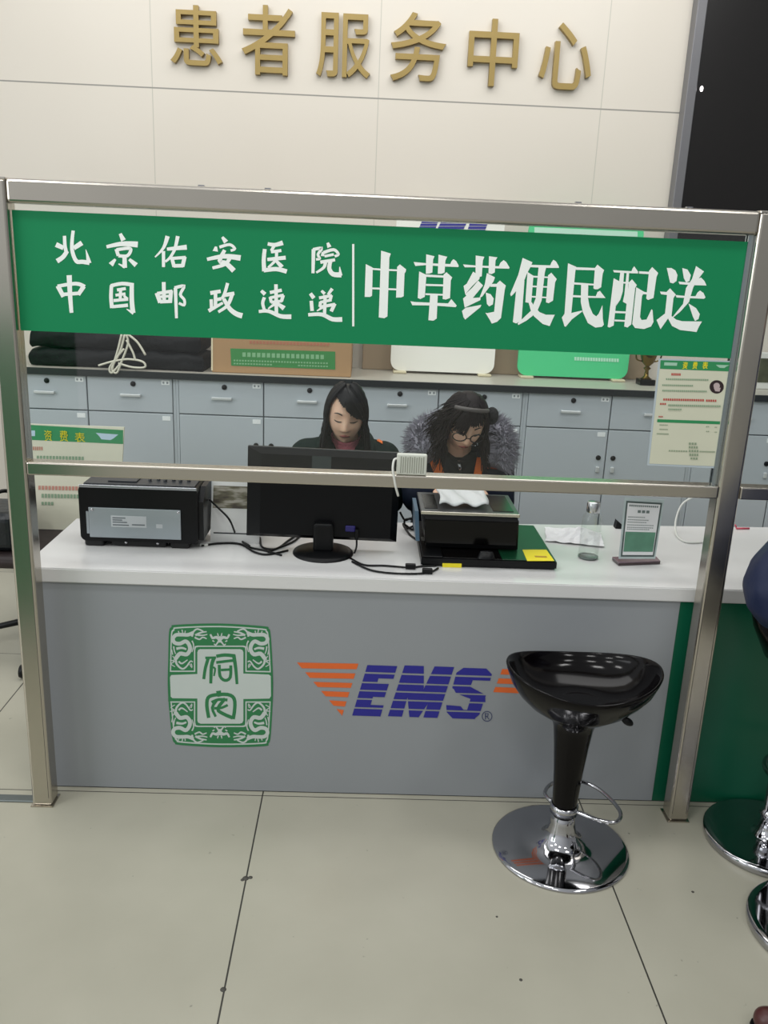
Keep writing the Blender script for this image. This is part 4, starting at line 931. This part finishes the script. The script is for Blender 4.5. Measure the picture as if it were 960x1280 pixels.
def disc_stool(loc, lab_, seat_z, r=.2):
    s = thing('bar_stool', lab_, 'stool', loc, 'thick disc bar stools at right'); x, y, _ = loc
    MB().lathe([(0, 0), (r-.004, 0), (r, .004), (r+.001, .022), (r-.004, .026), (r-.02, .0275), (.06, .029), (0, .029)], c=loc, n=64).build('disc_base', M_chrome, s)
    MB().lathe([(.048, .029), (.042, .034), (.034, .045), (.030, .06), (.030, .09), (.034, .094), (.034, .112), (.026, .116), (.026, .36), (.018, .362), (.018, seat_z-.155), (0, seat_z-.155)], c=loc, n=32).build('column', M_chrome, s)
    MB().lathe([(0, seat_z-.16), (.05, seat_z-.155), (.10, seat_z-.12), (.14, seat_z-.04), (.15, seat_z), (.145, seat_z+.004), (.10, seat_z-.02), (0, seat_z-.03)], c=loc, n=40).build('seat', M_blackgloss, s)
    mb = MB(); mb.tube([(x+.11*math.cos(2*math.pi*k/32)+.075, y+.11*math.sin(2*math.pi*k/32), .24) for k in range(32)], .008, n=8, closed=True); mb.tube([(x+.015, y, .24), (x-.03, y, .24)], .008, n=8); mb.build('footrest', M_chrome, s)
    return s
disc_stool((2.185, -.085, 0), 'chrome disc bar stool beside the right steel post, under the person in navy', .73, .185)
disc_stool((2.165, -.465, 0), 'nearer chrome disc stool base at the right edge of the picture', .62, .19)

# ------------------------------------------------------------------ people
from mathutils.bvhtree import BVHTree
_ico = None
def sphere_pts(c, r):
    global _ico
    if _ico is None:
        b = bmesh.new(); bmesh.ops.create_icosphere(b, subdivisions=2, radius=1); _ico = [v.co.copy() for v in b.verts]; b.free()
    c = Vector(c); return [c+p*r for p in _ico]
def hull(mb, balls):
    b = bmesh.new()
    for c, r in balls:
        for p in sphere_pts(c, r): b.verts.new(p)
    res = bmesh.ops.convex_hull(b, input=b.verts[:])
    junk = [g for g in res['geom_interior'] if isinstance(g, bmesh.types.BMVert)]
    bmesh.ops.delete(b, geom=junk, context='VERTS')
    mp = {}
    for v in b.verts: mp[v] = mb.bm.verts.new(v.co)
    for f in b.faces:
        try: mb.bm.faces.new([mp[v] for v in f.verts])
        except ValueError: pass
    b.free()
def remesh(mb, name, m, parent, voxel, smooth=3):
    bmesh.ops.recalc_face_normals(mb.bm, faces=mb.bm.faces[:])
    me = bpy.data.meshes.new('tmp'); mb.bm.to_mesh(me); mb.bm.free()
    o = bpy.data.objects.new('tmp', me); COL.objects.link(o)
    a = o.modifiers.new('r', 'REMESH'); a.mode = 'VOXEL'; a.voxel_size = voxel; a.use_smooth_shade = True
    b = o.modifiers.new('s', 'SMOOTH'); b.factor = .5; b.iterations = smooth
    bpy.context.view_layer.update()
    r = bpy.data.meshes.new_from_object(o.evaluated_get(bpy.context.evaluated_depsgraph_get())); bpy.data.objects.remove(o)
    r.materials.clear()
    off = root_loc(parent)
    for v in r.vertices: v.co -= off
    for p in r.polygons: p.use_smooth = True; p.material_index = 0
    r.name = name
    return obj(name, r, m, parent)

def face_xyz(dx, dy, dz):
    x, y, z = .074*dx, .094*dy, .115*dz
    if dz < 0:
        t = -dz; x *= 1-.34*t**1.4
        if dy > 0: y *= 1-.35*t
        else: y *= 1-.10*t**2
    if dy < 0:
        f = min(1, -dy*1.6)
        g = lambda cx, cz, sx_, sz: math.exp(-((x-cx)/sx_)**2-((z-cz)/sz)**2)
        tri = max(0, min((.020-z)/.048, (z+.044)/.014)); tri = max(0, min(1, tri))
        d = .021*math.exp(-(x/(.008+.006*tri))**2)*tri
        for s in (-1, 1): d += -.007*g(s*.031, .008, .016, .011)+.004*g(s*.036, -.03, .02, .02)+.003*g(s*.028, .034, .02, .008)+.006*g(s*.011, -.033, .006, .006)
        d += .006*g(0, -.060, .022, .010)+.007*g(0, -.099, .02, .014)-.002*g(0, -.078, .02, .006)
        y = y*.95-d*f
    return Vector((x, y, z))
def head_dir(az, el): return math.sin(az)*math.cos(el), -math.cos(az)*math.cos(el), math.sin(el)
def head_pt(az, el, s=1.0): p = face_xyz(*head_dir(az, el)); return p*s
def scalp_pt(az, el, s=1.0):
    dx, dy, dz = head_dir(az, el); return Vector((.074*dx*s, .094*dy*s, .115*dz*s))
def face_pt(x, z, off=.003):
    el = math.asin(max(-.99, min(.99, z/.115))); t = max(0, -z/.115); tap = 1-.34*t**1.4
    az = math.asin(max(-1, min(1, x/(.074*math.cos(el)*tap)))); p = face_xyz(*head_dir(az, el)); p.y -= off; return p
def face_strip(name, m, par, H, curve, off=.003):
    """curve: list of (x, z, half-height)"""
    mb = MB(); R = []
    for x, z, h in curve: R.append([mb.bm.verts.new(H @ face_pt(x, z+h*k, off)) for k in (1, 0, -1)])
    for a, b in zip(R[:-1], R[1:]):
        for k in (0, 1): mb.bm.faces.new((a[k], b[k], b[k+1], a[k+1])).smooth = True
    o = mb.build(name, m, par); so = o.modifiers.new('t', 'SOLIDIFY'); so.thickness = .0015; so.offset = 0; return o

M_skin = mat('skin', 'e8bfa4', .5, var=.05, sss=.15); M_lip = mat('lips', 'a8605a', .45); M_hair = mat('black_hair', '08080a', .42, var=.3, spec=.22); M_hair2 = mat('dark_brown_hair', '160c0c', .55, var=.4, spec=.22)
M_browc = mat('eyebrow', '2a201c', .6)

def hand(mb, wrist, direction, palm_n, side, curl=.5):
    """palm with five bent fingers; palm_n points out of the palm, side = +1 when the thumb is on +across"""
    d = Vector(direction).normalized(); n = Vector(palm_n); n = (n-d*n.dot(d)).normalized(); a = d.cross(n).normalized()*side; w = Vector(wrist)
    hull(mb, [(w, .022), (w+d*.03+a*.022, .014), (w+d*.03-a*.022, .014), (w+d*.085+a*.032, .011), (w+d*.08-a*.03, .010)])
    for k, L in zip((1, .36, -.30, -.95), (.070, .080, .074, .058)):
        b = w+d*(.085-.006*abs(k-.3))+a*.031*k; c1 = d*math.cos(curl*.5)+n*math.sin(curl*.5); c2 = d*math.cos(curl*1.3)+n*math.sin(curl*1.3); c3 = d*math.cos(curl*2.0)+n*math.sin(curl*2.0)
        p1 = b+c1*L*.45; p2 = p1+c2*L*.32; p3 = p2+c3*L*.23
        hull(mb, [(b, .0095), (p1, .0088)]); hull(mb, [(p1, .0088), (p2, .008)]); hull(mb, [(p2, .008), (p3, .007)])
    t0 = w+d*.03+a*.026; t1 = t0+(d*.6+a*.7+n*.25).normalized()*.036; t2 = t1+(d*.9+a*.25+n*.3).normalized()*.032
    hull(mb, [(t0, .013), (t1, .0105)]); hull(mb, [(t1, .0105), (t2, .008)])

def person(lab_, J, yaw, pitch, roll, loc, coat, trouser, face=True, shoe='1b1a1a', skin=None, coat_pad=.024):
    p = thing('person', lab_, 'person', loc)
    H = Matrix.Translation(J['head']) @ Matrix.Rotation(yaw, 4, 'Z') @ Matrix.Rotation(roll, 4, 'Y') @ Matrix.Rotation(pitch, 4, 'X')
    V = {k: Vector(v) for k, v in J.items()}
    mb = MB(); nu, nv = 56, 44
    rows = []
    for j in range(nv+1):
        el = -math.pi/2+math.pi*j/nv
        rows.append([mb.bm.verts.new(H @ head_pt(0, el))] if j in (0, nv) else [mb.bm.verts.new(H @ head_pt(2*math.pi*i_/nu, el)) for i_ in range(nu)])
    for a, b in zip(rows[:-1], rows[1:]):
        for i_ in range(nu):
            k = (i_+1) % nu
            if len(a) == 1: mb.bm.faces.new((a[0], b[k], b[i_]))
            elif len(b) == 1: mb.bm.faces.new((a[i_], a[k], b[0]))
            else: mb.bm.faces.new((a[i_], a[k], b[k], b[i_]))
    for s in (-1, 1): hull(mb, [(H @ Vector((s*.074, .008, .012)), .012), (H @ Vector((s*.071, .0, -.022)), .008)])   # ears
    neck_top = H @ Vector((0, .022, -.055))
    hull(mb, [(V['neck'], .056), (neck_top, .05)])
    def limb(mbx, pad, top):
        cl, cr = V['chest']+V['ax']*.09, V['chest']-V['ax']*.09; wl_, wr_ = V['waist']+V['ax']*.075, V['waist']-V['ax']*.075
        if top:
            hull(mbx, [(V['hipL'], .085+pad), (V['hipR'], .085+pad), (wl_, .085+pad), (wr_, .085+pad)]); hull(mbx, [(wl_, .085+pad), (wr_, .085+pad), (cl, .095+pad), (cr, .095+pad)])
            hull(mbx, [(cl, .085+pad), (cr, .085+pad), (V['shL'], .046+pad), (V['shR'], .046+pad), (V['neck']-Vector((0, 0, .018)), .052+pad*.7)])
            for s in 'LR':
                hull(mbx, [(V['sh'+s], .05+pad), (V['el'+s], .038+pad)]); w = V['wr'+s] if not pad else V['wr'+s]+(V['el'+s]-V['wr'+s]).normalized()*.02
                hull(mbx, [(V['el'+s], .038+pad), (w, .026+pad*.75)])
        else:
            for s in 'LR':
                hull(mbx, [(V['hip'+s], .082+pad), (V['kn'+s], .056+pad)]); hull(mbx, [(V['kn'+s], .055+pad), (V['an'+s]+Vector((0, 0, .03 if pad else 0)), .036+pad)])
    limb(mb, 0, True); limb(mb, 0, False)
    for s in 'LR':
        fd = V['foot'+s]; hull(mb, [(V['an'+s], .034), (V['an'+s]+Vector((0, 0, -.04))-fd*.02, .03), (V['an'+s]+fd*.13+Vector((0, 0, -.052)), .02)])
        d = V['wr'+s]-V['el'+s]; hand(mb, V['wr'+s], V['hd'+s], V['pn'+s], 1 if s == 'R' else -1)
    body = remesh(mb, 'body', skin or M_skin, p, .0045, 2)
    mb = MB(); limb(mb, coat_pad, True); jk = remesh(mb, 'jacket', coat, p, .010, 4)
    mb = MB(); hull(mb, [(V['hipL'], .092), (V['hipR'], .092)]); limb(mb, .014, False); remesh(mb, 'trousers', trouser, p, .011, 3)
    for s in 'LR':
        fd = V['foot'+s]; a = V['an'+s]; sd = Vector((-fd.y, fd.x, 0)); mb = MB()
        hull(mb, [(a+Vector((0, 0, -.01)), .046), (a-fd*.035+Vector((0, 0, -.045)), .034), (a+fd*.07+Vector((0, 0, -.045)), .038), (a+fd*.15+sd*.012+Vector((0, 0, -.055)), .025), (a+fd*.15-sd*.012+Vector((0, 0, -.055)), .025)])
        for v in mb.bm.verts: v.co.z = max(v.co.z, V['floor'].z)
        remesh(mb, 'shoe', mat('shoe_'+shoe, shoe, .4), p, .008, 2)
    if face:
        for s in (-1, 1):
            face_strip('eyebrow', M_browc, p, H, [(s*(.016+.030*t), .030+.006*math.sin(math.pi*(t*.8+.1)), .0028*(1-.6*t)) for t in [k/8 for k in range(9)]], .0035)
            face_strip('eyelid_line', M_browc, p, H, [(s*.031+.0145*t, .004-.004*(1-t*t)+.001, .0022*(1-.55*t*t)) for t in [k/5-1 for k in range(11)]], .0045)
        face_strip('lips', M_lip, p, H, [(.021*t, -.060-.001*abs(t), .0068*(1-abs(t)**1.8)+.0006) for t in [k/7-1 for k in range(15)]], .0025)
        face_strip('mouth_line', mat('mouth_dark', '5c2b2a', .6), p, H, [(.019*t, -.0605-.001*abs(t), .0009) for t in [k/7-1 for k in range(15)]], .004)
    return p, H, V, body, jk

def hair_cap(H, elmin, m, par, s=1.075, name='hair'):
    mb = MB(); nu, nv = 72, 48; G = {}
    for j in range(nv+1):
        el = -1.1+(math.pi/2+1.1)*j/nv
        for i_ in range(nu):
            az = 2*math.pi*i_/nu-math.pi; G[i_, j] = (az, el)
    vs_ = {}
    def V_(k):
        if k not in vs_: az, el = G[k]; vs_[k] = mb.bm.verts.new(H @ scalp_pt(az, el, s))
        return vs_[k]
    for j in range(nv):
        for i_ in range(nu):
            k = [(i_, j), ((i_+1) % nu, j), ((i_+1) % nu, j+1), (i_, j+1)]
            if all(G[q][1] >= elmin(G[q][0]) for q in k):
                f = mb.bm.faces.new([V_(q) for q in k]); f.smooth = True
    bmesh.ops.remove_doubles(mb.bm, verts=mb.bm.verts[:], dist=.0005)
    return mb

# --- woman in the dark green jacket
def seat_pose(x, y0, chest, waist, neck, head, sh, el, wr, hd, knee_y, hip_y, spread=.11, hipz=.55):
    return dict(head=head, neck=neck, chest=chest, waist=waist, ax=(1, 0, 0), hipL=(x+.09, hip_y, hipz), hipR=(x-.09, hip_y, hipz),
                shL=sh[0], shR=sh[1], elL=el[0], elR=el[1], wrL=wr[0], wrR=wr[1], hdL=hd[0], hdR=hd[1], pnL=(0, 0, -1), pnR=(0, 0, -1),
                knL=(x+spread, knee_y, hipz-.01), knR=(x-spread, knee_y, hipz-.01), anL=(x+spread, knee_y+.02, .085), anR=(x-spread, knee_y+.02, .085), footL=(0, -1, 0), footR=(0, -1, 0), floor=(0, 0, .002))
office_chair((.845, 1.30, 0), 'black swivel chair under the woman in the dark green jacket', mat('seat_fabric', '22252a', .7), False, br=.205)
office_chair((1.33, 1.32, 0), 'black swivel chair under the woman with the fur collar', MATS['seat_fabric'], False, br=.205)
M_jk1 = mat('jacket_green', '0a1f1c', .75, bump=.3, bscale=18, spec=.15)
J = seat_pose(.845, 0, (.845, 1.20, .79), (.845, 1.26, .62), (.847, 1.165, .925), (.846, 1.085, 1.06), ((1.002, 1.17, .872), (.69, 1.17, .872)), ((1.03, 1.04, .73), (.65, 1.03, .73)), ((.95, .79, .815), (.75, .79, .815)), ((-.15, -1, -.05), (.15, -1, -.05)), .82, 1.28)
p1, H1, V1, b1, jk1 = person('woman with long straight black hair, dark green jacket and pink collar behind the monitor', J, .02, math.radians(12), math.radians(2), (.845, 1.2, 0), M_jk1, mat('trouser_dark', '15181c', .7))
def bang(az):  # lower edge of the fringe, degrees of elevation over azimuth in degrees
    return 52-.50*(az+50) if az < 20 else 17-.45*(az-20)
def em1(az):
    d = math.degrees(az)
    if abs(d) < 60: return math.radians(bang(d)+4)
    return math.radians(-48)
mb = hair_cap(H1, em1, M_hair, p1, 1.085)
rnd = random.Random(11)
def strand(mb, pts, r0, r1): mb.tube(pts, r0, n=5, r1=r1, caps=False)
for k in range(430):
    d = rnd.uniform(60, 300); az = math.radians(d if d < 180 else d-360); sgn = 1 if az > 0 else -1; dd = abs(math.degrees(az))
    j = rnd.uniform(1.08, 1.19); loc = []
    for t in range(8):
        el = math.radians(80-92*t/7); loc.append(H1 @ scalp_pt(az*(.55+.45*min(1, t/4)), el, j))
    e = loc[-1]; drop = rnd.uniform(.13, .22) if dd > 80 else rnd.uniform(.14, .20)
    out = []
    for t in range(1, 7):
        q = t/6; out.append(Vector((e.x+sgn*(.004+.016*q if dd < 120 else .01*q)+rnd.uniform(-.003, .003), e.y+(.03*q if dd > 90 else .012*q), e.z-drop*q)))
    strand(mb, loc+out, .0048, .0022)
for k in range(150):
    a = rnd.uniform(-58, 60); e1 = bang(a)+rnd.uniform(-3, 3); pts = []
    r0 = (-22+rnd.uniform(-5, 5), 72)
    for t in range(9):
        q = t/8; pts.append(H1 @ scalp_pt(math.radians(r0[0]+(a-r0[0])*q), math.radians(r0[1]+(e1-r0[1])*q**1.25), rnd.uniform(1.09, 1.115) if t == 0 else 1.10+.02*(1-q)))
    strand(mb, pts, .0045, .002)
mb.build('hair', M_hair, p1)
mb = MB(); ringp = []
c = Vector((.847, 1.150, .945))
mb.lathe([(.075, -.045), (.072, -.02), (.064, .0), (.059, .018), (.062, .026), (.057, .030), (.050, .02), (.05, -.03)], n=40, M=Matrix.Translation(c) @ Matrix.Rotation(.42, 4, 'X'), sx=.98, sy=1.0)
mb.build('pink_collar', mat('knit_pink', 'cc7280', .8, bump=.6, bscale=120), p1, 'pink knitted turtleneck collar')
def bvh_of(o):
    off = root_loc(o); return BVHTree.FromPolygons([v.co+off for v in o.data.vertices], [list(p.vertices) for p in o.data.polygons])
def patch(name, bv, quad_, m, par, n=8, off=.004, label=None):
    """cloth panel laid on the surface of a garment"""
    mb = MB(); G = []
    for j in range(n+1):
        row = []
        for i_ in range(5):
            s, t = i_/4, j/n
            u = (quad_[0][0]*(1-s)+quad_[1][0]*s)*(1-t)+(quad_[3][0]*(1-s)+quad_[2][0]*s)*t; v = (quad_[0][1]*(1-s)+quad_[1][1]*s)*(1-t)+(quad_[3][1]*(1-s)+quad_[2][1]*s)*t
            d = ray(u, v).normalized(); h = bv.ray_cast(CAM, d)
            row.append(mb.bm.verts.new(h[0]+h[1]*off) if h[0] is not None else None)
        G.append(row)
    for j in range(n):
        for i_ in range(4):
            q = (G[j][i_], G[j][i_+1], G[j+1][i_+1], G[j+1][i_])
            if all(q): mb.bm.faces.new(q).smooth = True
    o = mb.build(name, m, par, label); so = o.modifiers.new('t', 'SOLIDIFY'); so.thickness = .003; so.offset = 0; return o
M_or = mat('vest_orange', 'ff7a22', .6)
mb = MB(); bm = mb.bm
bv1 = bvh_of(jk1)
patch('collar_tab', bv1, [(470, 540), (478, 543), (478, 556), (471, 552)], M_or, p1, label='orange tab on the dark jacket collar')
# jacket collar standing round the neck
mb = MB(); mb.tube([(.745, 1.10, .905), (.765, 1.19, .955), (.847, 1.235, .975), (.93, 1.19, .955), (.95, 1.10, .905), (.93, 1.06, .85)], .022, n=10, sub=5); mb.build('jacket_collar', M_jk1, p1)

# --- woman with glasses and a fur collar
M_jk2 = mat('jacket_navy', '111827', .7, bump=.3, bscale=18, spec=.15)
J = seat_pose(1.33, 0, (1.30, 1.10, .78), (1.32, 1.22, .62), (1.295, 1.06, .915), (1.302, .955, 1.072), ((1.455, 1.06, .88), (1.135, 1.06, .88)), ((1.455, .93, .77), (1.135, .94, .77)), ((1.37, .86, .82), (1.21, .86, .82)), ((-.3, -1, -.1), (.3, -1, -.1)), .84, 1.30)
p2_, H2, V2, b2, jk2 = person('woman with glasses, messy dark hair and a grey fur collar bending over the label printer', J, .16, math.radians(27), math.radians(6), (1.32, 1.15, 0), M_jk2, MATS['trouser_dark'])
def em2(az):
    d = math.degrees(az)
    if abs(d) < 56: return math.radians(24+.16*d)
    return math.radians(-46)
mb = hair_cap(H2, em2, M_hair2, p2_, 1.10)
rnd = random.Random(5)
for k in range(420):
    d = rnd.uniform(54, 306); az = math.radians(d if d < 180 else d-360); sgn = 1 if az > 0 else -1; dd = abs(math.degrees(az))
    j = rnd.uniform(1.09, 1.30); loc = []
    for t in range(7):
        loc.append(H2 @ scalp_pt(az*(.6+.4*min(1, t/4)), math.radians(70-80*t/6), 1.08+(j-1.08)*t/6))
    e = loc[-1]; drop = rnd.uniform(.05, .15); fl = rnd.uniform(0, .045)*(1.3 if sgn < 0 else .6); wv = rnd.uniform(0, 6)
    for t in range(1, 7):
        q = t/6; loc.append(Vector((e.x+sgn*fl*q+.006*math.sin(wv+5*q), e.y+.005*math.cos(wv+4*q)+(.02*q if dd > 90 else -.01*q), e.z-drop*q)))
    strand(mb, loc, .0045, .0018)
for k in range(130):
    a = rnd.uniform(-56, 40); e1 = rnd.uniform(2, 20) if a < -12 else rnd.uniform(20, 36); pts = []
    for t in range(8):
        q = t/7; pts.append(H2 @ scalp_pt(math.radians(5+(a-5)*q**.8), math.radians(66+(e1-66)*q), 1.105+.03*math.sin(math.pi*q)))
    strand(mb, pts, .0045, .002)
for k in range(40):   # fly-away ends at the left
    a = math.radians(rnd.uniform(-110, -60)); s0 = H2 @ scalp_pt(a, math.radians(rnd.uniform(0, 40)), 1.12)
    dx = rnd.uniform(.03, .085); strand(mb, [s0, s0+Vector((-dx*.5, 0, -.012)), s0+Vector((-dx, .005, -.02-rnd.uniform(0, .04)))], .003, .0008)
mb.build('hair', M_hair2, p2_)
mb = MB(); mb.tube([H2 @ scalp_pt(math.radians(a), math.radians(52-.0045*a*a*.6), 1.155) for a in range(-70, 71, 10)], .0085, n=8, sub=3)
mb.build('hair_band', mat('band_grey', '55504e', .5), p2_, 'grey hair band')
mb = MB(); mb.ball(H2 @ scalp_pt(math.radians(80), math.radians(22), 1.32), .026, .030, .034, n=20); mb.build('ear_muff', mat('muff_black', '0f0e12', .8, bump=.8, bscale=90), p2_)
gl = MB()
for s in (-1, 1):
    cx = s*.034
    pts = []
    for k in range(20):
        a = 2*math.pi*k/20; q = face_pt(cx+.026*math.cos(a), -.004+.019*math.sin(a), 0); q.y = face_pt(s*.016, -.002, 0).y-.010+abs(.026*math.cos(a)+cx-s*.0)*.12; pts.append(H2 @ q)
    gl.tube(pts, .0024, n=6, closed=True)
    e = H2 @ Vector((s*.062, -.082, .004)); gl.tube([e, H2 @ Vector((s*.074, -.04, .006)), H2 @ Vector((s*.078, .005, .006))], .0022, n=6)
a = face_pt(.009, -.001, 0).y-.011
gl.tube([H2 @ Vector((-.009, a, .0)), H2 @ Vector((0, a-.003, .002)), H2 @ Vector((.009, a, .0))], .0022, n=6)
gl.build('glasses', mat('glasses_black', '0c0b0c', .2), p2_, 'black framed glasses')
c = V2['neck']+Vector((.004, -.022, .012))
mb = MB().lathe([(.078, -.05), (.074, -.02), (.066, .0), (.062, .016), (.058, .018), (.052, .01), (.05, -.03)], n=36, M=Matrix.Translation(c) @ Matrix.Rotation(.55, 4, 'X'))
mb.build('inner_collar', mat('collar_black', '0b0b0e', .7), p2_, 'black inner collar')
# fur collar
def fur(path, r, n, seed, name, m):
    rnd = random.Random(seed); P = spline([Vector(p) for p in path], 8); mb = MB(); mb.tube(P, r*.72, n=12)
    for k in range(n):
        i_ = rnd.randrange(1, len(P)-1); t = (P[i_+1]-P[i_-1]).normalized(); a = Vector((rnd.gauss(0, 1), rnd.gauss(0, 1), rnd.gauss(0, 1))); a = (a-t*a.dot(t)).normalized()
        b0 = P[i_]+a*r*.62; dr = (a+t*rnd.uniform(-.7, .7)+Vector((0, 0, -.3))).normalized(); tip = b0+dr*r*rnd.uniform(.45, .85); w = t.cross(dr).normalized()*.0035; w2 = dr.cross(w).normalized()*.0035
        v = [mb.bm.verts.new(q) for q in (b0+w, b0-w*.5+w2, b0-w*.5-w2, tip)]
        for f in ((0, 1, 3), (1, 2, 3), (2, 0, 3)): mb.bm.faces.new([v[q] for q in f])
    return mb.build(name, m, p2_, 'grey fluffy fur trim of the collar')
fur([(1.165, .97, .915), (1.135, 1.03, .965), (1.165, 1.12, 1.005), (1.24, 1.17, 1.02), (1.33, 1.18, 1.03), (1.42, 1.13, 1.035), (1.458, 1.05, 1.01), (1.465, .985, .955), (1.44, .95, .90)], .056, 4200, 3, 'fur_collar', mat('fur_grey', '8f8d97', .9, var=.5, scale=18))
bv2 = bvh_of(jk2)
patch('orange_lapel', bv2, [(534, 570), (550, 570), (557, 600), (545, 600)], M_or, p2_, label='orange lapel strip')
patch('orange_lapel', bv2, [(596, 572), (606, 572), (601, 602), (590, 602)], M_or, p2_, label='orange lapel strip')
patch('dark_placket', bv2, [(551, 566), (596, 566), (590, 602), (557, 602)], mat('inner_black', '0c0d10', .6), p2_, off=.003)
patch('zip_pull', bv2, [(571, 576), (575, 576), (577, 588), (573, 588)], M_chrome, p2_, n=4, off=.012)
patch('chest_print', bv2, [(606, 583), (622, 584), (622, 587), (606, 586)], mat('print_orange', 'a03a20', .6), p2_, n=3)
patch('orange_lapel_end', bv2, [(540, 597), (556, 597), (557, 601), (543, 601)], M_or, p2_, n=2)

# --- person in the navy coat, mostly outside the picture
d45 = Vector((.77, -.64, 0)); rgt = Vector((-.64, -.77, 0)); base = Vector((2.14, -.10, 0))
def at(f, r, z): return tuple(base+d45*f+rgt*r+Vector((max(0, min(.20, (z-.88)*.62)), -max(0, min(.12, (z-.88)*.35)), z)))
J = dict(head=at(.05, 0, 1.60), neck=at(.01, 0, 1.45), chest=at(.0, 0, 1.28), waist=at(-.01, 0, 1.05), ax=tuple(-rgt), hipL=at(.0, -.085, .855), hipR=at(.0, .10, .855),
         shL=at(0, -.165, 1.39), shR=at(0, .15, 1.38), elL=at(.03, -.22, 1.10), elR=at(.12, .15, 1.14), wrL=at(.28, -.12, 1.02), wrR=at(.30, .09, 1.02), hdL=tuple(d45+rgt*.3), hdR=tuple(d45-rgt*.3), pnL=(0, 0, -1), pnR=(0, 0, -1),
         knL=at(.42, -.14, .82), knR=at(.42, .10, .82), anL=at(.44, -.14, .40), anR=at(.44, .10, .40), footL=tuple(d45), footR=tuple(d45), floor=(0, 0, .31))
p3, H3, V3, b3, jk3 = person('person in a puffy navy coat seated at the right edge, only its left edge showing', J, .88, .1, 0, (2.215, -.05, 0), mat('coat_navy', '131f40', .5, bump=.5, bscale=14), MATS['trouser_dark'], coat_pad=.046)
mb = hair_cap(H3, lambda az: math.radians(20 if abs(az) < .9 else -40), M_hair, p3, 1.08); mb.build('hair', M_hair, p3)
# shoe at the bottom right corner
sh = thing('shoe', 'dark red shoe tip on the floor at the bottom right corner', 'shoe', (1.88, -.775, 0)); mb = MB()
S0 = Vector((1.872, -.772, 0)); sd_ = Vector((.9, -.43, 0)).normalized()
hull(mb, [(S0+Vector((0, 0, .035)), .03), (S0+sd_*.07+Vector((0, 0, .045)), .04), (S0+sd_*.19+Vector((0, 0, .06)), .045), (S0+sd_*.2+Vector((0, 0, .09)), .04)])
remesh(mb, 'shoe_upper', mat('shoe_red', '47201e', .35), sh, .006, 2)
mb = MB(); o_ = []
for k in range(28):
    a = 2*math.pi*k/28; t = .5-.5*math.cos(a); w = .043*abs(math.sin(a))**.8*(1 if math.sin(a) > 0 else -1); o_.append(S0+sd_*(-.032+.262*t)+Vector((-sd_.y, sd_.x, 0))*w)
mb.prism(o_, (0, 0, .014)).build('sole', M_black, sh)
